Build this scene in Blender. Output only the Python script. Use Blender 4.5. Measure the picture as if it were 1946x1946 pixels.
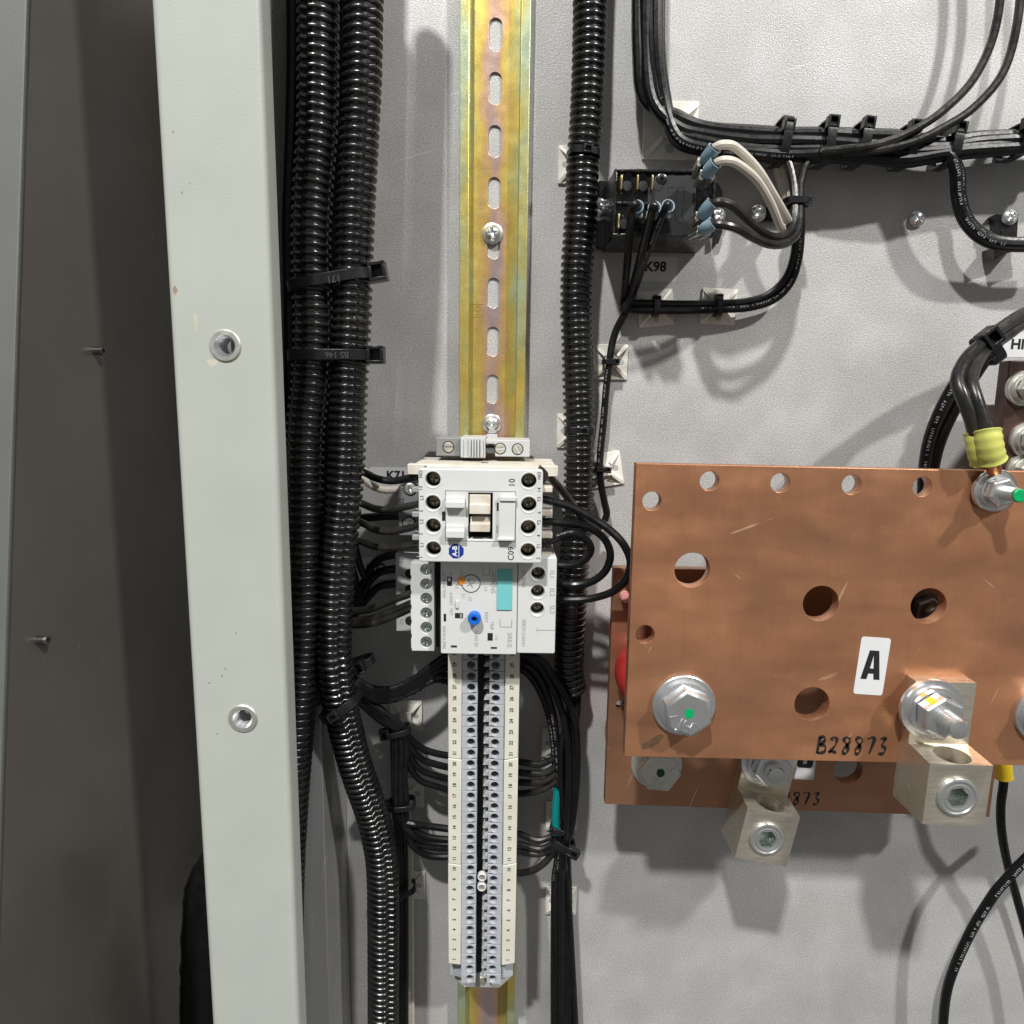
import bpy, bmesh, math, random
from mathutils import Vector, Matrix

RND = random.Random(11)
for o in list(bpy.data.objects):
    bpy.data.objects.remove(o)
scene = bpy.context.scene
COL = scene.collection
PI = math.pi
MM = 0.001

# ------------------------------------------------------------------ camera
# photograph: a panel seen from 0.39 m with a phone lens, tilted 9 degrees down
FPX, DC, TH, ROLL, CEN = 1350.0, 390.0, math.radians(9.0), 0.014, 973.0
cam_d = bpy.data.cameras.new('camera')
cam = bpy.data.objects.new('camera', cam_d)
COL.objects.link(cam)
cam_d.sensor_width = 36.0
cam_d.lens = 36.0 * FPX / (2 * CEN)
cam_d.clip_start = 0.01
cam_d.clip_end = 20.0
CAM_M = Matrix.Rotation(PI / 2 - TH, 3, 'X') @ Matrix.Rotation(ROLL, 3, 'Z')
cam.matrix_world = Matrix.Translation((0, -DC * MM, 0)) @ CAM_M.to_4x4()
scene.camera = cam

# ------------------------------------------------------------------ world and lamps
w = bpy.data.worlds.new('World')
scene.world = w
w.use_nodes = True
wn, wl = w.node_tree.nodes, w.node_tree.links
wn.clear()
wo = wn.new('ShaderNodeOutputWorld')
wb = wn.new('ShaderNodeBackground')
wt = wn.new('ShaderNodeTexCoord')
ws = wn.new('ShaderNodeSeparateXYZ')
wr = wn.new('ShaderNodeValToRGB')
wm = wn.new('ShaderNodeMapRange')
wm.inputs[1].default_value = -1.0
wm.inputs[2].default_value = 1.0
wl.new(wt.outputs['Generated'], ws.inputs[0])
wl.new(ws.outputs['Z'], wm.inputs[0])
wl.new(wm.outputs[0], wr.inputs[0])
wl.new(wr.outputs[0], wb.inputs[0])
wl.new(wb.outputs[0], wo.inputs[0])
wr.color_ramp.elements[0].color = (0.36, 0.35, 0.335, 1)
wr.color_ramp.elements[1].color = (0.95, 0.945, 0.93, 1)
wb.inputs[1].default_value = 0.325


def lamp(name, d, dist, size, watts, col):
    ld = bpy.data.lights.new(name, 'AREA')
    ld.shape = 'RECTANGLE'
    ld.size, ld.size_y = size
    ld.energy = watts
    ld.color = col
    lo = bpy.data.objects.new(name, ld)
    COL.objects.link(lo)
    v = Vector(d).normalized()
    lo.location = v * dist
    lo.rotation_euler = v.to_track_quat('Z', 'Y').to_euler()
    return lo


lamp('ceiling_lamp', (-0.34, -1.0, 1.30), 4.2, (0.19, 0.13), 200.0, (1.0, 0.985, 0.955))
lamp('ceiling_lamp', (0.95, -1.0, 1.15), 4.2, (0.19, 0.13), 130.0, (1.0, 0.975, 0.935))

vs = scene.view_settings
vs.view_transform = 'Standard'
vs.look = 'None'
vs.exposure = 0.0
vs.gamma = 1.0
vs.use_curve_mapping = False
scene.render.engine = 'CYCLES'


# ------------------------------------------------------------------ measuring
# panel frame in millimetres: x to the right, z up, h out of the panel
def Q(u, v, h=0.0):
    d = CAM_M @ Vector(((u - CEN) / FPX, (CEN - v) / FPX, -1.0))
    t = (DC - h) / d.y
    return (d.x * t, d.z * t)


def Q3(u, v, h):
    x, z = Q(u, v, h)
    return Vector((x, z, h))


def W(p):
    return (p[0] * MM, -p[2] * MM, p[1] * MM)


# ------------------------------------------------------------------ materials
MATS = {}


def nd(nt, t, **kw):
    n = nt.nodes.new(t)
    for k, v in kw.items():
        setattr(n, k, v)
    return n


def material(name, col, rough=0.5, metal=0.0, var=0.08, vscale=60.0, bump=0.0, bscale=900.0,
             spec=0.5, speck=0.0, sscale=2500.0, rvar=0.0, coat=0.0, tint=None, tscale=25.0, stretch=(1, 1, 1), ior=1.45):
    m = bpy.data.materials.new(name)
    m.use_nodes = True
    nt = m.node_tree
    b = nt.nodes['Principled BSDF']
    L = nt.links
    geo = nd(nt, 'ShaderNodeNewGeometry')
    mp = nd(nt, 'ShaderNodeMapping')
    mp.inputs['Scale'].default_value = stretch
    L.new(geo.outputs['Position'], mp.inputs[0])
    n1 = nd(nt, 'ShaderNodeTexNoise')
    n1.inputs['Scale'].default_value = vscale
    n1.inputs['Detail'].default_value = 5
    L.new(mp.outputs[0], n1.inputs['Vector'])
    mr = nd(nt, 'ShaderNodeMapRange')
    mr.inputs[1].default_value, mr.inputs[2].default_value = 0.3, 0.7
    mr.inputs[3].default_value, mr.inputs[4].default_value = 1 - var, 1 + var
    L.new(n1.outputs[0], mr.inputs[0])
    fac = mr.outputs[0]
    if speck:
        n2 = nd(nt, 'ShaderNodeTexNoise')
        n2.inputs['Scale'].default_value = sscale
        n2.inputs['Detail'].default_value = 2
        L.new(geo.outputs['Position'], n2.inputs['Vector'])
        m2 = nd(nt, 'ShaderNodeMapRange')
        m2.inputs[1].default_value, m2.inputs[2].default_value = 0.3, 0.7
        m2.inputs[3].default_value, m2.inputs[4].default_value = 1 - speck, 1 + speck
        L.new(n2.outputs[0], m2.inputs[0])
        mu = nd(nt, 'ShaderNodeMath', operation='MULTIPLY')
        L.new(fac, mu.inputs[0])
        L.new(m2.outputs[0], mu.inputs[1])
        fac = mu.outputs[0]
    base = nd(nt, 'ShaderNodeRGB')
    base.outputs[0].default_value = (*col, 1)
    c = base.outputs[0]
    if tint:
        n4 = nd(nt, 'ShaderNodeTexNoise')
        n4.inputs['Scale'].default_value = tscale
        n4.inputs['Detail'].default_value = 6
        L.new(mp.outputs[0], n4.inputs['Vector'])
        r4 = nd(nt, 'ShaderNodeMapRange')
        r4.inputs[1].default_value, r4.inputs[2].default_value = 0.42, 0.66
        L.new(n4.outputs[0], r4.inputs[0])
        mx = nd(nt, 'ShaderNodeMix', data_type='RGBA')
        L.new(r4.outputs[0], mx.inputs[0])
        L.new(c, mx.inputs[6])
        mx.inputs[7].default_value = (*tint, 1)
        c = mx.outputs[2]
    vm = nd(nt, 'ShaderNodeVectorMath', operation='SCALE')
    L.new(c, vm.inputs[0])
    L.new(fac, vm.inputs['Scale'])
    L.new(vm.outputs[0], b.inputs['Base Color'])
    b.inputs['Metallic'].default_value = metal
    b.inputs['Roughness'].default_value = rough
    b.inputs['Specular IOR Level'].default_value = spec
    b.inputs['IOR'].default_value = ior
    b.inputs['Coat Weight'].default_value = coat
    if rvar:
        n5 = nd(nt, 'ShaderNodeTexNoise')
        n5.inputs['Scale'].default_value = vscale * 2.3
        n5.inputs['Detail'].default_value = 6
        L.new(mp.outputs[0], n5.inputs['Vector'])
        r5 = nd(nt, 'ShaderNodeMapRange')
        r5.inputs[1].default_value, r5.inputs[2].default_value = 0.3, 0.7
        r5.inputs[3].default_value, r5.inputs[4].default_value = max(0.03, rough - rvar), rough + rvar
        L.new(n5.outputs[0], r5.inputs[0])
        L.new(r5.outputs[0], b.inputs['Roughness'])
    if bump:
        n3 = nd(nt, 'ShaderNodeTexNoise')
        n3.inputs['Scale'].default_value = bscale
        n3.inputs['Detail'].default_value = 3
        L.new(geo.outputs['Position'], n3.inputs['Vector'])
        bp = nd(nt, 'ShaderNodeBump')
        bp.inputs['Strength'].default_value = bump
        bp.inputs['Distance'].default_value = 0.0006
        L.new(n3.outputs[0], bp.inputs['Height'])
        L.new(bp.outputs[0], b.inputs['Normal'])
    MATS[name] = m
    return m


material('panel', (0.43, 0.425, 0.415), 0.48, 0.22, 0.09, 11, 0.35, 1500, speck=0.22, sscale=1250, rvar=0.13, spec=0.4, tint=(0.48, 0.478, 0.475), tscale=34)
material('post', (0.415, 0.44, 0.40), 0.40, 0.0, 0.035, 30, 0.10, 1300, speck=0.02, rvar=0.06)
material('side_sheet', (0.225, 0.207, 0.184), 0.38, 0.65, 0.15, 6, 0.06, 2200, speck=0.08, rvar=0.16, tint=(0.17, 0.158, 0.142), tscale=5)
material('lip', (0.105, 0.11, 0.104), 0.5, 0.0, 0.06, 30, 0.1, 1300, speck=0.04)
material('return_sheet', (0.36, 0.36, 0.36), 0.36, 0.45, 0.1, 40, 0.08, 2000, speck=0.07, rvar=0.12, stretch=(1, 1, 0.3))
material('black_plastic', (0.005, 0.005, 0.0055), 0.25, 0, 0.3, 200, 0.12, 500, rvar=0.10, tint=(0.012, 0.0115, 0.011), tscale=45, spec=0.85)
material('wire_black', (0.006, 0.006, 0.0065), 0.33, 0, 0.3, 200, 0.05, 700, rvar=0.08, spec=0.36)
material('wire_dusty', (0.010, 0.0098, 0.0095), 0.30, 0, 0.3, 150, 0.08, 700, rvar=0.1, tint=(0.030, 0.027, 0.022), tscale=90)
material('tie_black', (0.009, 0.009, 0.010), 0.30, 0, 0.2, 200, 0.05, 700, rvar=0.06)
material('tie_print', (0.055, 0.055, 0.06), 0.45)
material('wire_white', (0.60, 0.55, 0.485), 0.42, 0, 0.07, 150)
material('wire_teal', (0.0, 0.20, 0.19), 0.4)
material('nylon_white', (0.72, 0.705, 0.65), 0.45, 0, 0.05, 150, tint=(0.60, 0.57, 0.50), tscale=80)
material('hole_dark', (0.012, 0.012, 0.012), 0.7)
material('shell', (0.60, 0.61, 0.60), 0.46, 0, 0.025, 80, 0.05, 3000, speck=0.02)
material('shell_cream', (0.62, 0.60, 0.53), 0.48, 0, 0.04, 80, tint=(0.55, 0.48, 0.39), tscale=120)
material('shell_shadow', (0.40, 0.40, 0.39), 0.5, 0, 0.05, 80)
material('grey_plastic', (0.40, 0.42, 0.45), 0.42, 0, 0.04, 90, 0.04, 2500)
material('grey_dark', (0.20, 0.205, 0.21), 0.45, 0, 0.05, 90)
material('grey_clip', (0.47, 0.48, 0.485), 0.42, 0, 0.04, 90)
material('marker', (0.64, 0.63, 0.555), 0.5, 0, 0.035, 60, tint=(0.60, 0.575, 0.49), tscale=40)
material('ink', (0.012, 0.012, 0.014), 0.55)
material('ink_grey', (0.28, 0.28, 0.28), 0.6)
material('marker_ink', (0.02, 0.017, 0.015), 0.3, 0, 0.3, 400)
material('sticker', (0.64, 0.65, 0.66), 0.4, 0, 0.03, 80)
material('sticker_thin', (0.60, 0.595, 0.565), 0.4, 0, 0.04, 80)
material('logo_blue', (0.012, 0.035, 0.24), 0.4)
material('print_wire', (0.42, 0.42, 0.43), 0.5)
material('print_white', (0.80, 0.80, 0.80), 0.5)
material('teal_window', (0.16, 0.50, 0.51), 0.3, 0, 0.03)
material('blue_button', (0.01, 0.12, 0.52), 0.28)
material('orange_paint', (0.92, 0.31, 0.04), 0.5)
material('zinc', (0.70, 0.715, 0.725), 0.30, 0.90, 0.04, 90, 0.0, 900, rvar=0.05)
material('zinc_dull', (0.62, 0.62, 0.57), 0.42, 0.8, 0.07, 120, 0.03, 1500, rvar=0.08)
material('screw_green', (0.36, 0.40, 0.37), 0.30, 0.9, 0.2, 400, 0.06, 900, rvar=0.1)
material('screw_dark', (0.22, 0.21, 0.20), 0.38, 0.9, 0.2, 400)
material('screw_pale', (0.58, 0.55, 0.48), 0.4, 0.7, 0.12, 400)
material('screw_brassy', (0.30, 0.26, 0.19), 0.35, 0.9, 0.2, 400)
material('brass', (0.62, 0.50, 0.28), 0.28, 1.0, 0.12, 300)
material('tin_lug', (0.70, 0.65, 0.545), 0.36, 0.88, 0.05, 500, 0.10, 1700, speck=0.05, sscale=1800, rvar=0.10, stretch=(0.08, 1, 1))
material('tin_terminal', (0.66, 0.64, 0.58), 0.3, 1.0, 0.1, 300)
material('blue_crimp', (0.19, 0.30, 0.385), 0.35, 0, 0.06, 200, tint=(0.25, 0.34, 0.40), tscale=200)
material('yellow_crimp', (0.52, 0.53, 0.13), 0.32, 0, 0.05, 120)
material('yellow_boot', (0.78, 0.57, 0.02), 0.4)
material('red_insulator', (0.42, 0.03, 0.03), 0.28, 0, 0.08, 60)
material('pink_cap', (0.72, 0.30, 0.28), 0.4)
material('green_paint', (0.0, 0.33, 0.10), 0.4, 0, 0.12, 500)
material('green_dark', (0.0, 0.06, 0.02), 0.5)
material('yellow_paint', (0.85, 0.62, 0.02), 0.4)
material('brown_bus', (0.10, 0.062, 0.05), 0.36, 0.6, 0.3, 60, 0.1, 700, rvar=0.12)
material('copper_core', (0.62, 0.27, 0.12), 0.35, 1.0)


def scratch_layer(name, col, specs):
    nt = MATS[name].node_tree
    L = nt.links
    b = nt.nodes['Principled BSDF']
    geo = [n for n in nt.nodes if n.type == 'NEW_GEOMETRY'][0]
    cur = b.inputs['Base Color'].links[0].from_socket
    for ang, sx, sc, thr, amt, mk in specs:
        mp = nd(nt, 'ShaderNodeMapping')
        mp.inputs['Scale'].default_value = (sx, 1, 1)
        r0 = nd(nt, 'ShaderNodeVectorRotate', rotation_type='Y_AXIS')
        r0.inputs['Angle'].default_value = math.radians(ang)
        L.new(geo.outputs['Position'], r0.inputs['Vector'])
        L.new(r0.outputs[0], mp.inputs[0])
        nz = nd(nt, 'ShaderNodeTexNoise')
        nz.inputs['Scale'].default_value = sc
        nz.inputs['Detail'].default_value = 1
        L.new(mp.outputs[0], nz.inputs['Vector'])
        gt = nd(nt, 'ShaderNodeMapRange')
        gt.inputs[1].default_value, gt.inputs[2].default_value = thr, thr + 0.04
        gt.inputs[4].default_value = amt
        L.new(nz.outputs[0], gt.inputs[0])
        pz = nd(nt, 'ShaderNodeTexNoise')
        pz.inputs['Scale'].default_value = mk
        L.new(geo.outputs['Position'], pz.inputs['Vector'])
        g2 = nd(nt, 'ShaderNodeMapRange')
        g2.inputs[1].default_value, g2.inputs[2].default_value = 0.52, 0.60
        L.new(pz.outputs[0], g2.inputs[0])
        mu = nd(nt, 'ShaderNodeMath', operation='MULTIPLY')
        L.new(gt.outputs[0], mu.inputs[0])
        L.new(g2.outputs[0], mu.inputs[1])
        mx = nd(nt, 'ShaderNodeMix', data_type='RGBA')
        L.new(mu.outputs[0], mx.inputs[0])
        L.new(cur, mx.inputs[6])
        mx.inputs[7].default_value = (*col, 1)
        cur = mx.outputs[2]
    L.new(cur, b.inputs['Base Color'])


scratch_layer('panel', (0.62, 0.62, 0.61), ((15, 0.05, 380, 0.72, 0.5, 14), (-55, 0.06, 420, 0.73, 0.5, 17), (80, 0.05, 400, 0.72, 0.45, 12)))
scratch_layer('return_sheet', (0.6, 0.6, 0.6), ((80, 0.05, 420, 0.68, 0.6, 22), (60, 0.06, 400, 0.70, 0.6, 26)))
scratch_layer('tin_lug', (0.85, 0.82, 0.72), ((35, 0.06, 900, 0.70, 0.6, 90), (-30, 0.06, 900, 0.70, 0.6, 80)))
scratch_layer('side_sheet', (0.30, 0.28, 0.26), ((70, 0.06, 380, 0.72, 0.5, 14),))


def copper_material(name, a, b2, edge_scale):
    m = material(name, a, 0.36, 0.66, 0.14, 30, 0.05, 1800, rvar=0.15, tint=b2, tscale=20, stretch=(0.7, 1, 1.2))
    nt = m.node_tree
    L = nt.links
    b = nt.nodes['Principled BSDF']
    geo = [n for n in nt.nodes if n.type == 'NEW_GEOMETRY'][0]
    src = b.inputs['Base Color'].links[0].from_socket
    cur = src
    # fine brushed grain and straight bright scratches kept to patches
    for ang, sx, sc, thr, amt, mk in ((0, 0.03, 1500, 0.50, 0.13, None), (22, 0.045, 420, 0.735, 0.75, 34), (-38, 0.05, 400, 0.74, 0.7, 41), (70, 0.05, 420, 0.745, 0.6, 37)):
        mp = nd(nt, 'ShaderNodeMapping')
        mp.inputs['Scale'].default_value = (sx, 1, 1) if mk else (1, 1, sx)
        r0 = nd(nt, 'ShaderNodeVectorRotate', rotation_type='Y_AXIS')
        r0.inputs['Angle'].default_value = math.radians(ang)
        L.new(geo.outputs['Position'], r0.inputs['Vector'])
        L.new(r0.outputs[0], mp.inputs[0])
        nz = nd(nt, 'ShaderNodeTexNoise')
        nz.inputs['Scale'].default_value = sc
        nz.inputs['Detail'].default_value = 1
        L.new(mp.outputs[0], nz.inputs['Vector'])
        gt = nd(nt, 'ShaderNodeMapRange')
        gt.inputs[1].default_value, gt.inputs[2].default_value = thr, thr + (0.03 if mk else 0.25)
        gt.inputs[4].default_value = amt
        L.new(nz.outputs[0], gt.inputs[0])
        f = gt.outputs[0]
        if mk:
            pz = nd(nt, 'ShaderNodeTexNoise')
            pz.inputs['Scale'].default_value = mk
            L.new(geo.outputs['Position'], pz.inputs['Vector'])
            g2 = nd(nt, 'ShaderNodeMapRange')
            g2.inputs[1].default_value, g2.inputs[2].default_value = 0.54, 0.60
            L.new(pz.outputs[0], g2.inputs[0])
            mu = nd(nt, 'ShaderNodeMath', operation='MULTIPLY')
            L.new(f, mu.inputs[0])
            L.new(g2.outputs[0], mu.inputs[1])
            f = mu.outputs[0]
        mx = nd(nt, 'ShaderNodeMix', data_type='RGBA')
        L.new(f, mx.inputs[0])
        L.new(cur, mx.inputs[6])
        mx.inputs[7].default_value = (0.95, 0.62, 0.42, 1) if mk else (0.24, 0.13, 0.08, 1)
        cur = mx.outputs[2]
    # small nicks
    vo = nd(nt, 'ShaderNodeTexVoronoi')
    vo.inputs['Scale'].default_value = 170
    L.new(geo.outputs['Position'], vo.inputs['Vector'])
    lt = nd(nt, 'ShaderNodeMath', operation='LESS_THAN')
    lt.inputs[1].default_value = 0.045
    L.new(vo.outputs['Distance'], lt.inputs[0])
    mu = nd(nt, 'ShaderNodeMath', operation='MULTIPLY')
    mu.inputs[1].default_value = 0.35
    L.new(lt.outputs[0], mu.inputs[0])
    mx = nd(nt, 'ShaderNodeMix', data_type='RGBA')
    L.new(mu.outputs[0], mx.inputs[0])
    L.new(cur, mx.inputs[6])
    mx.inputs[7].default_value = (0.9, 0.6, 0.42, 1)
    # dark smudges
    sm = nd(nt, 'ShaderNodeTexNoise')
    sm.inputs['Scale'].default_value = 30
    sm.inputs['Detail'].default_value = 4
    mp = nd(nt, 'ShaderNodeMapping')
    mp.inputs['Scale'].default_value = (0.35, 1, 1.8)
    mp.inputs['Location'].default_value = (0.31, 0.2, 0.12)
    L.new(geo.outputs['Position'], mp.inputs[0])
    L.new(mp.outputs[0], sm.inputs['Vector'])
    r = nd(nt, 'ShaderNodeMapRange')
    r.inputs[1].default_value, r.inputs[2].default_value = 0.55, 0.72
    r.inputs[4].default_value = 0.28
    L.new(sm.outputs[0], r.inputs[0])
    m2 = nd(nt, 'ShaderNodeMix', data_type='RGBA')
    L.new(r.outputs[0], m2.inputs[0])
    L.new(mx.outputs[2], m2.inputs[6])
    m2.inputs[7].default_value = (0.17, 0.085, 0.05, 1)
    L.new(m2.outputs[2], b.inputs['Base Color'])
    return m


copper_material('copper', (0.52, 0.245, 0.130), (0.41, 0.20, 0.111), 1)
copper_material('copper_rear', (0.46, 0.235, 0.14), (0.36, 0.185, 0.105), 1)
material('copper_edge', (0.50, 0.35, 0.23), 0.34, 0.6, 0.12, 120, 0.05, 900)


def rail_material():
    m = material('rail_zinc', (0.74, 0.60, 0.17), 0.33, 0.7, 0.10, 60, 0.16, 2600, speck=0.13, sscale=2200, rvar=0.06)
    nt = m.node_tree
    L = nt.links
    b = nt.nodes['Principled BSDF']
    vm = b.inputs['Base Color'].links[0].from_node
    geo = [n for n in nt.nodes if n.type == 'NEW_GEOMETRY'][0]
    nz = nd(nt, 'ShaderNodeTexNoise')
    nz.inputs['Scale'].default_value = 55
    nz.inputs['Detail'].default_value = 5
    mp = nd(nt, 'ShaderNodeMapping')
    mp.inputs['Scale'].default_value = (1.6, 1, 0.45)
    L.new(geo.outputs['Position'], mp.inputs[0])
    L.new(mp.outputs[0], nz.inputs['Vector'])
    cr = nd(nt, 'ShaderNodeValToRGB')
    e = cr.color_ramp.elements
    e[0].position, e[0].color = 0.22, (0.46, 0.54, 0.36, 1)
    e[1].position, e[1].color = 0.86, (0.45, 0.36, 0.36, 1)
    for p, c in ((0.36, (0.56, 0.52, 0.20)), (0.48, (0.64, 0.49, 0.12)), (0.60, (0.62, 0.42, 0.14)), (0.72, (0.58, 0.37, 0.27))):
        x = e.new(p)
        x.color = (*c, 1)
    sp = nd(nt, 'ShaderNodeSeparateXYZ')
    L.new(geo.outputs['Position'], sp.inputs[0])
    sb = nd(nt, 'ShaderNodeMath', operation='SUBTRACT')
    sb.inputs[1].default_value = Q(936.8, 540, 7.5)[0] * MM
    L.new(sp.outputs['X'], sb.inputs[0])
    ab = nd(nt, 'ShaderNodeMath', operation='ABSOLUTE')
    L.new(sb.outputs[0], ab.inputs[0])
    r1 = nd(nt, 'ShaderNodeMapRange')
    r1.inputs[1].default_value, r1.inputs[2].default_value = 0.0, 0.0124
    r1.inputs[3].default_value, r1.inputs[4].default_value = 0.30, -0.20
    L.new(ab.outputs[0], r1.inputs[0])
    # plating gets browner towards the foot of the rail
    r2 = nd(nt, 'ShaderNodeMapRange')
    r2.inputs[1].default_value, r2.inputs[2].default_value = 0.22, 0.02
    r2.inputs[3].default_value, r2.inputs[4].default_value = -0.06, 0.07
    L.new(sp.outputs['Z'], r2.inputs[0])
    a1 = nd(nt, 'ShaderNodeMath', operation='ADD')
    a2 = nd(nt, 'ShaderNodeMath', operation='ADD')
    L.new(nz.outputs[0], a1.inputs[0])
    L.new(r1.outputs[0], a1.inputs[1])
    L.new(a1.outputs[0], a2.inputs[0])
    L.new(r2.outputs[0], a2.inputs[1])
    L.new(a2.outputs[0], cr.inputs[0])
    L.new(cr.outputs[0], vm.inputs[0])
    return m


rail_material()


# ------------------------------------------------------------------ builders
ORG = {}


def prop(o, label=None, cat=None, group=None, kind=None):
    if label:
        o['label'] = label
    if cat:
        o['category'] = cat
    if group:
        o['group'] = group
    if kind:
        o['kind'] = kind
    return o


def thing(name, label, cat, at, group=None, rot=0.0):
    o = bpy.data.objects.new(name, None)
    COL.objects.link(o)
    o.empty_display_size = 0.005
    o.location = W(at)
    o.rotation_euler = (0, -rot, 0)
    ORG[o.name] = Vector((at[0], at[1], at[2]))
    prop(o, label, cat, group)
    return o


def finish(me, name, mat, parent, org, smooth=True, ang=35, bevel=0.0, seg=2):
    ob = bpy.data.objects.new(name, me)
    COL.objects.link(ob)
    me.materials.append(MATS[mat])
    if smooth:
        me.polygons.foreach_set('use_smooth', [True] * len(me.polygons))
        me.set_sharp_from_angle(angle=math.radians(ang))
    if parent is not None:
        ob.parent = parent
        ob.location = Vector(W(org - ORG[parent.name]))
    else:
        ob.location = W(org)
    ORG[ob.name] = org
    if bevel:
        bm = ob.modifiers.new('bevel', 'BEVEL')
        bm.width = bevel * MM
        bm.segments = seg
        bm.limit_method = 'ANGLE'
        bm.angle_limit = math.radians(35)
        bm.harden_normals = False
    me.update()
    return ob


class MB:
    def __init__(s):
        s.v, s.f = [], []

    def add(s, vs, fs):
        k = len(s.v)
        s.v += [Vector(p) for p in vs]
        s.f += [tuple(i + k for i in f) for f in fs]
        return s

    def prism(s, poly, h0, h1):
        n = len(poly)
        a = sum(poly[i][0] * poly[(i + 1) % n][1] - poly[(i + 1) % n][0] * poly[i][1] for i in range(n))
        if a < 0:
            poly = poly[::-1]
        vs = [(x, z, h0) for x, z in poly] + [(x, z, h1) for x, z in poly]
        fs = [tuple(range(n - 1, -1, -1)), tuple(range(n, 2 * n))]
        fs += [(i, (i + 1) % n, n + (i + 1) % n, n + i) for i in range(n)]
        return s.add(vs, fs)

    def box(s, x0, x1, z0, z1, h0, h1):
        x0, x1 = min(x0, x1), max(x0, x1)
        z0, z1 = min(z0, z1), max(z0, z1)
        return s.prism([(x0, z0), (x1, z0), (x1, z1), (x0, z1)], h0, h1)

    def frustum(s, a, b, h0, h1):
        # a, b = (x0,x1,z0,z1) rectangles at h0 and h1
        vs = []
        for r, h in ((a, h0), (b, h1)):
            vs += [(r[0], r[2], h), (r[1], r[2], h), (r[1], r[3], h), (r[0], r[3], h)]
        return s.add(vs, [(3, 2, 1, 0), (4, 5, 6, 7)] + [(i, (i + 1) % 4, 4 + (i + 1) % 4, 4 + i) for i in range(4)])

    def prof_z(s, poly, z0, z1):
        # polygon in (x,h) swept along z
        n = len(poly)
        a = sum(poly[i][0] * poly[(i + 1) % n][1] - poly[(i + 1) % n][0] * poly[i][1] for i in range(n))
        if a > 0:
            poly = poly[::-1]
        vs = [(x, z0, h) for x, h in poly] + [(x, z1, h) for x, h in poly]
        fs = [tuple(range(n - 1, -1, -1)), tuple(range(n, 2 * n))]
        fs += [(i, (i + 1) % n, n + (i + 1) % n, n + i) for i in range(n)]
        return s.add(vs, fs)

    def prof_x(s, poly, x0, x1):
        # polygon in (z,h) swept along x
        n = len(poly)
        a = sum(poly[i][0] * poly[(i + 1) % n][1] - poly[(i + 1) % n][0] * poly[i][1] for i in range(n))
        if a < 0:
            poly = poly[::-1]
        vs = [(x0, z, h) for z, h in poly] + [(x1, z, h) for z, h in poly]
        fs = [tuple(range(n - 1, -1, -1)), tuple(range(n, 2 * n))]
        fs += [(i, (i + 1) % n, n + (i + 1) % n, n + i) for i in range(n)]
        return s.add(vs, fs)

    def lathe(s, cx, cz, prof, n=28, rot=0.0):
        # prof: (r,h) from bottom to top outside; ends at r=0 are closed
        rows = []
        vs, fs = [], []
        for r, h in prof:
            if r < 1e-6:
                rows.append([len(vs)])
                vs.append((cx, cz, h))
            else:
                rows.append(list(range(len(vs), len(vs) + n)))
                vs += [(cx + r * math.cos(rot + 2 * PI * i / n), cz + r * math.sin(rot + 2 * PI * i / n), h) for i in range(n)]
        for a, b in zip(rows, rows[1:]):
            for i in range(n):
                j = (i + 1) % n
                if len(a) == 1 and len(b) == 1:
                    continue
                if len(a) == 1:
                    fs.append((a[0], b[j], b[i]))
                elif len(b) == 1:
                    fs.append((a[i], a[j], b[0]))
                else:
                    fs.append((a[i], a[j], b[j], b[i]))
        return s.add(vs, fs)

    def field(s, cx, cz, R, f, nr=12, nt=48):
        # polar height field (screw heads with recesses)
        vs, fs = [(cx, cz, f(0, 0))], []
        for k in range(1, nr + 1):
            r = R * k / nr
            for i in range(nt):
                t = 2 * PI * i / nt
                vs.append((cx + r * math.cos(t), cz + r * math.sin(t), f(r * math.cos(t), r * math.sin(t))))
        for i in range(nt):
            fs.append((0, 1 + i, 1 + (i + 1) % nt))
        for k in range(nr - 1):
            for i in range(nt):
                j = (i + 1) % nt
                a = 1 + k * nt
                fs.append((a + i, a + nt + i, a + nt + j, a + j))
        return s.add(vs, fs)

    def tube(s, pts, rad, n=10, cap=True, ell=None):
        P = [Vector(p) for p in pts]
        rr = rad if isinstance(rad, (list, tuple)) else [rad] * len(P)
        T = [(P[min(i + 1, len(P) - 1)] - P[max(i - 1, 0)]).normalized() for i in range(len(P))]
        up = Vector((0, 0, 1)) if abs(T[0].z) < 0.8 else Vector((1, 0, 0))
        N = (up - T[0] * up.dot(T[0])).normalized()
        vs, fs = [], []
        for i, p in enumerate(P):
            N = (N - T[i] * N.dot(T[i])).normalized()
            B = T[i].cross(N)
            for k in range(n):
                a = 2 * PI * k / n
                vs.append(p + (N * math.cos(a) + B * math.sin(a)) * rr[i])
        for i in range(len(P) - 1):
            for k in range(n):
                j = (k + 1) % n
                fs.append((i * n + k, i * n + j, (i + 1) * n + j, (i + 1) * n + k))
        if cap:
            fs.append(tuple(range(n - 1, -1, -1)))
            fs.append(tuple(range((len(P) - 1) * n, len(P) * n)))
        return s.add(vs, fs)

    def build(s, name, mat, parent=None, smooth=True, ang=35, bevel=0.0, seg=2):
        c = sum(s.v, Vector()) / len(s.v)
        org = c.copy()
        me = bpy.data.meshes.new(name)
        me.from_pydata([W(p - org) for p in s.v], [], s.f)
        return finish(me, name, mat, parent, org, smooth, ang, bevel, seg)


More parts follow.
